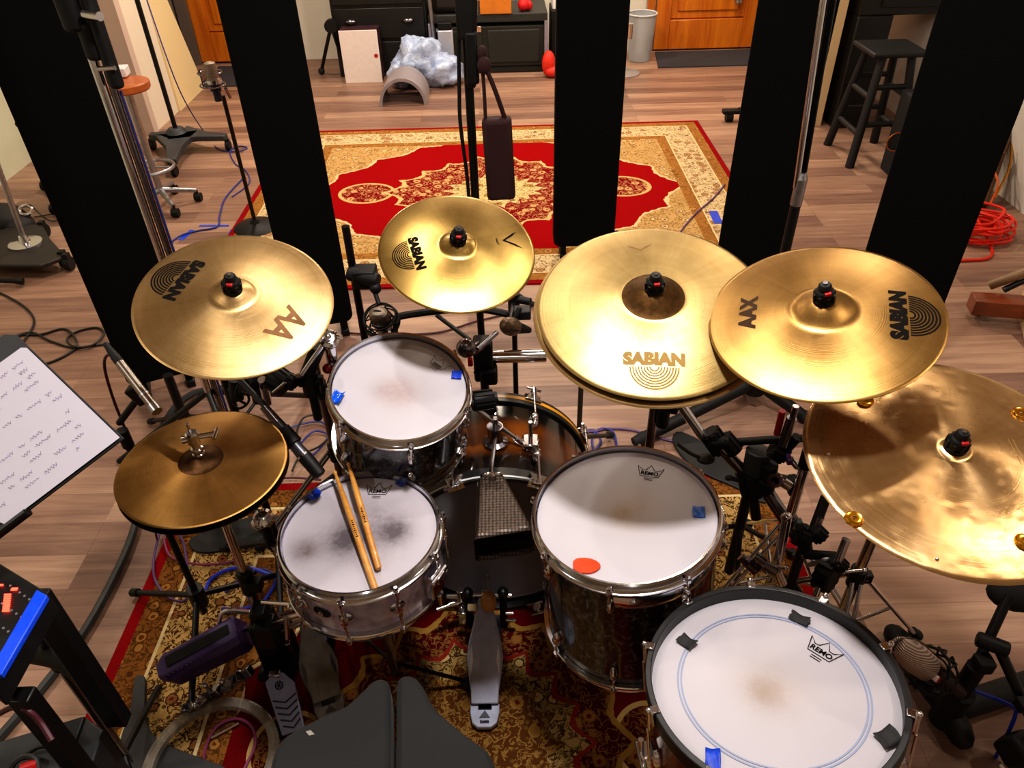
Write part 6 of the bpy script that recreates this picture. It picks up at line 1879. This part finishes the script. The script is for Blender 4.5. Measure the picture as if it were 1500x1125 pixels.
z = .006
cable('looping black cable on the planks just beyond the music stand desk', 'black', .0055, [(-20, 420, z), (30, 445, z), (50, 470, z), (36, 498, z), (20, 515, z), (28, 492, z), (60, 490, z), (95, 482, z), (112, 500, z + .01), (105, 515, z), (70, 532, z), (20, 540, z)])
cable('black cable with two loops on the planks beside the gobo behind the AA cymbal', 'black', .0052, [(10, 497, z), (45, 487, z), (75, 500, z), (110, 510, z), (138, 504, z + .01), (152, 488, z), (140, 480, z), (110, 487, z), (98, 498, z + .012), (110, 508, z + .012), (140, 506, z), (185, 500, z)])
cable('thick dark hose running over the floor from the hi-hat to the side cabinet', 'grey', .013, [(325, 568, .02), (285, 575, .02), (255, 598, .02), (232, 640, .02), (215, 700, .02), (195, 780, .02), (165, 850, .02), (120, 930, .02), (60, 1010, .02), (-10, 1090, .02)])
cable('blue cable curling from the round stand base past the blue floor tape', 'blue', .005, [(355, 262, z), (330, 290, z), (322, 315, z), (318, 332, z), (290, 338, z), (265, 345, z), (243, 362, z), (225, 390, z)])
cable('thin grey blue cable looping by the wheeled base stand', 'blue', .004, [tuple(PY(215, 0, 5.2)), tuple(PY(262, 130, 5.1)), (300, 195, .03), (320, 218, z), (345, 222, z), (362, 217, z), (350, 214, z), (337, 222, z), (345, 240, z), (360, 250, z), (365, 268, z), (340, 288, z)])
cable('purple cable crossing the far edge of the floor behind the floor tom', 'purple', .0045, [(842, 632, z), (870, 632, z), (890, 628, z), (925, 630, z), (960, 640, z), (1010, 652, z), (1050, 660, z)])
cable('blue cable making two loops on the planks behind the floor tom', 'blue', .0045, [(840, 638, z), (868, 630, z), (880, 645, z), (870, 660, z + .01), (868, 640, z), (880, 628, z), (897, 632, z + .008), (903, 650, z), (902, 665, z)])
cable('purple cable on the cream border corner of the red rug', 'purple', .0045, [(1062, 270, z + .01), (1045, 290, z + .01), (1020, 312, z + .01), (1000, 335, z + .01), (985, 360, z + .01)])
cable('purple cable on the red rug at the foot of the middle gobo', 'purple', .0045, [(905, 338, z + .01), (880, 342, z + .01), (858, 352, z + .01), (846, 365, z + .01), (840, 380, z + .01)])
cable('dark cable running across the planks behind the rack tom', 'maroon', .0045, [(500, 487, z), (560, 490, z), (640, 487, z), (700, 470, z), (760, 455, z), (790, 440, z)])
cable('maroon cable rising from the pencil microphone and falling behind the hi-hat', 'maroon', .0035, [tuple(PY(168, 524, 1.375)), tuple(PY(158, 520, 1.38)), tuple(PY(153, 530, 1.39)), tuple(PY(156, 552, 1.39)), tuple(PY(168, 590, 1.39)), tuple(PY(184, 630, 1.39)), tuple(PY(198, 665, 1.39)), tuple(PY(210, 700, 1.39)), (230, 790, z + .01)])
cable('purple cable beside the red rug edge under the hi-hat', 'purple', .004, [(234, 780, .02), (226, 815, .02), (226, 845, .02), (240, 870, .02), (258, 880, .02), (272, 878, .02), (276, 850, .02), (270, 800, .02), (262, 782, .02)])
cable('thin pinkish cable crossing the rug under the hi-hat', 'magenta', .004, [(240, 790, .02), (250, 815, .02), (285, 826, .02), (320, 826, .02), (352, 820, .02)])
cable('bright blue cable coiled on the rug behind the hi-hat stand', 'bright', .006, [(300, 868, .02), (308, 850, .02), (330, 836, .02), (360, 831, .02), (390, 840, .02), (405, 848, .02), (394, 870, .02), (380, 885, .02), (350, 893, .02), (326, 892, .02)])
cable('dark blue cable loop lying beside the bright blue one near the snare', 'blue', .005, [(330, 868, .02), (350, 850, .02), (380, 834, .02), (405, 842, .02), (425, 848, .02)])
cable('magenta cable loop inside the clear ring on the rug', 'magenta', .004, [(300, 1130, .02), (300, 1100, .02), (316, 1066, .02), (345, 1053, .02), (368, 1064, .02), (374, 1090, .02), (362, 1118, .02), (350, 1140, .02)])
cable('thin blue cables looping on the floor behind the rack tom', 'blue', .004, [(405, 640, .02), (430, 625, .02), (470, 618, .02), (480, 640, .02), (455, 668, .02), (435, 660, .02), (460, 632, .02), (490, 640, .02)])
cable('black looped cable under the rack tom beside the dynamic microphone', 'black', .004, [(432, 640, .03), (445, 612, .03), (475, 610, .03), (490, 628, .03), (470, 652, .03), (440, 668, .03), (428, 690, .03)])
cable('blue cable from the large condenser running down its boom', 'bright', .0045, [tuple(PY(1428, 1012, .97)), tuple(PY(1455, 1022, .95)), tuple(PY(1482, 1034, .92)), tuple(PY(1488, 1045, .91)), tuple(PY(1476, 1075, .90)), tuple(PY(1458, 1110, .89)), tuple(PY(1440, 1140, .88))])
cable('black wire curl at the front of the side cabinet top', 'black', .004, [tuple(P(40, 1104, hb_ + .006)), tuple(P(60, 1094, hb_ + .02)), tuple(P(78, 1096, hb_ + .02)), tuple(P(88, 1112, hb_ + .006)), tuple(P(92, 1128, hb_ + .006))])
cable('shiny dark cable loop on the side cabinet top in the corner', 'grey', .006, [tuple(P(14, 1132, hb_ + .008)), tuple(P(22, 1116, hb_ + .02)), tuple(P(38, 1108, hb_ + .02)), tuple(P(52, 1112, hb_ + .02)), tuple(P(56, 1130, hb_ + .008))])
tag(obj('red_plug', G().rod(P(32, 1128, hb_ + .012), P(56, 1119, hb_ + .012), .012), RED), 'red plug lying among the cables on the side cabinet', 'plug')
cable('thin dark cable on the planks behind the flat wheeled base', 'black', .003, [(45, 300, z), (62, 316, z), (78, 324, z), (90, 316, z), (75, 314, z), (50, 318, z)])
cable('maroon cable tied to the mixer stand posts', 'maroon', .005, [tuple(PY(0, 1045, .66)), tuple(PY(20, 1036, .66)), tuple(PY(40, 1040, .65)), tuple(PY(60, 1060, .64)), tuple(PY(76, 1085, .62))])
cable('red cable lying across the rug edge behind the dynamic microphone', 'maroon', .004, [(400, 702, .02), (430, 700, .02), (470, 703, .02)])
for label, a, b, w, colr in (('slanted blue tape strip on the planks beside the blue cable', (264, 352), (282, 337), .03, BLUT), ('long blue tape strip on the planks crossing the blue cable', (292, 331), (335, 331), .022, BLUT),
                             ('short blue tape piece beside the round stand base', (338, 343), (342, 336), .03, BLUT), ('blue tape piece on the cream border of the red rug', (1044, 312), (1052, 330), .05, BLUT)):
    a, b = P(*a, .0), P(*b, .0); d = (b - a).normalized(); s_ = V((-d.y, d.x, 0)) * w / 2
    zz = .0115 if a.x > -1.55 and a.y > 3.29 else .0
    tag(obj('floor_tape', G().prism([(p.x, p.y) for p in (a - s_, b - s_, b + s_, a + s_)], zz, zz + .0015), colr), label, 'tape', 'blue tape marks on the floor')

# ------------------------------------------------------------------ light
def lamp(x, y, z, power, size, col=(1, .86, .70), target=None):
    l = bpy.data.lights.new('ceiling_light', 'AREA'); l.shape = 'DISK'; l.size = size; l.energy = power; l.color = col
    o = bpy.data.objects.new('ceiling_light', l); COL.objects.link(o); o.location = (x, y, z)
    if target is not None:
        o.rotation_euler = (V(target) - V((x, y, z))).to_track_quat('-Z', 'Y').to_euler()
    return o


lamp(.15, 1.25, 2.70, 42, .22, (1, .95, .90))
lamp(-.45, 2.35, 2.70, 9, .10, (1, .92, .84))
lamp(.9, 2.1, 2.70, 7, .10, (1, .92, .84))
lamp(1.6, 3.3, 2.70, 14, .2)
lamp(-1.9, 3.0, 2.70, 24, .2)
lamp(.1, 4.6, 2.70, 44, .25)
lamp(-1.6, 5.6, 2.70, 42, .25); lamp(1.5, 6.2, 2.70, 40, .25); lamp(0, 6.6, 2.70, 26, .25)
lamp(-2.2, .6, 2.70, 16, .2, (1, .9, .8)); lamp(1.9, .9, 2.70, 11, .2); lamp(0, -1.4, 2.70, 4, .25, (1, .94, .88))

w = bpy.data.worlds.new('world'); S.world = w; w.use_nodes = True
w.node_tree.nodes['Background'].inputs[0].default_value = (.8, .75, .7, 1); w.node_tree.nodes['Background'].inputs[1].default_value = .05
S.view_settings.view_transform = 'Standard'
S.view_settings.look = 'None'
S.view_settings.exposure = 0.0
try: S.view_settings.look = 'Medium High Contrast'
except TypeError: pass
S.cycles.max_bounces = 8
S.cycles.use_denoising = True
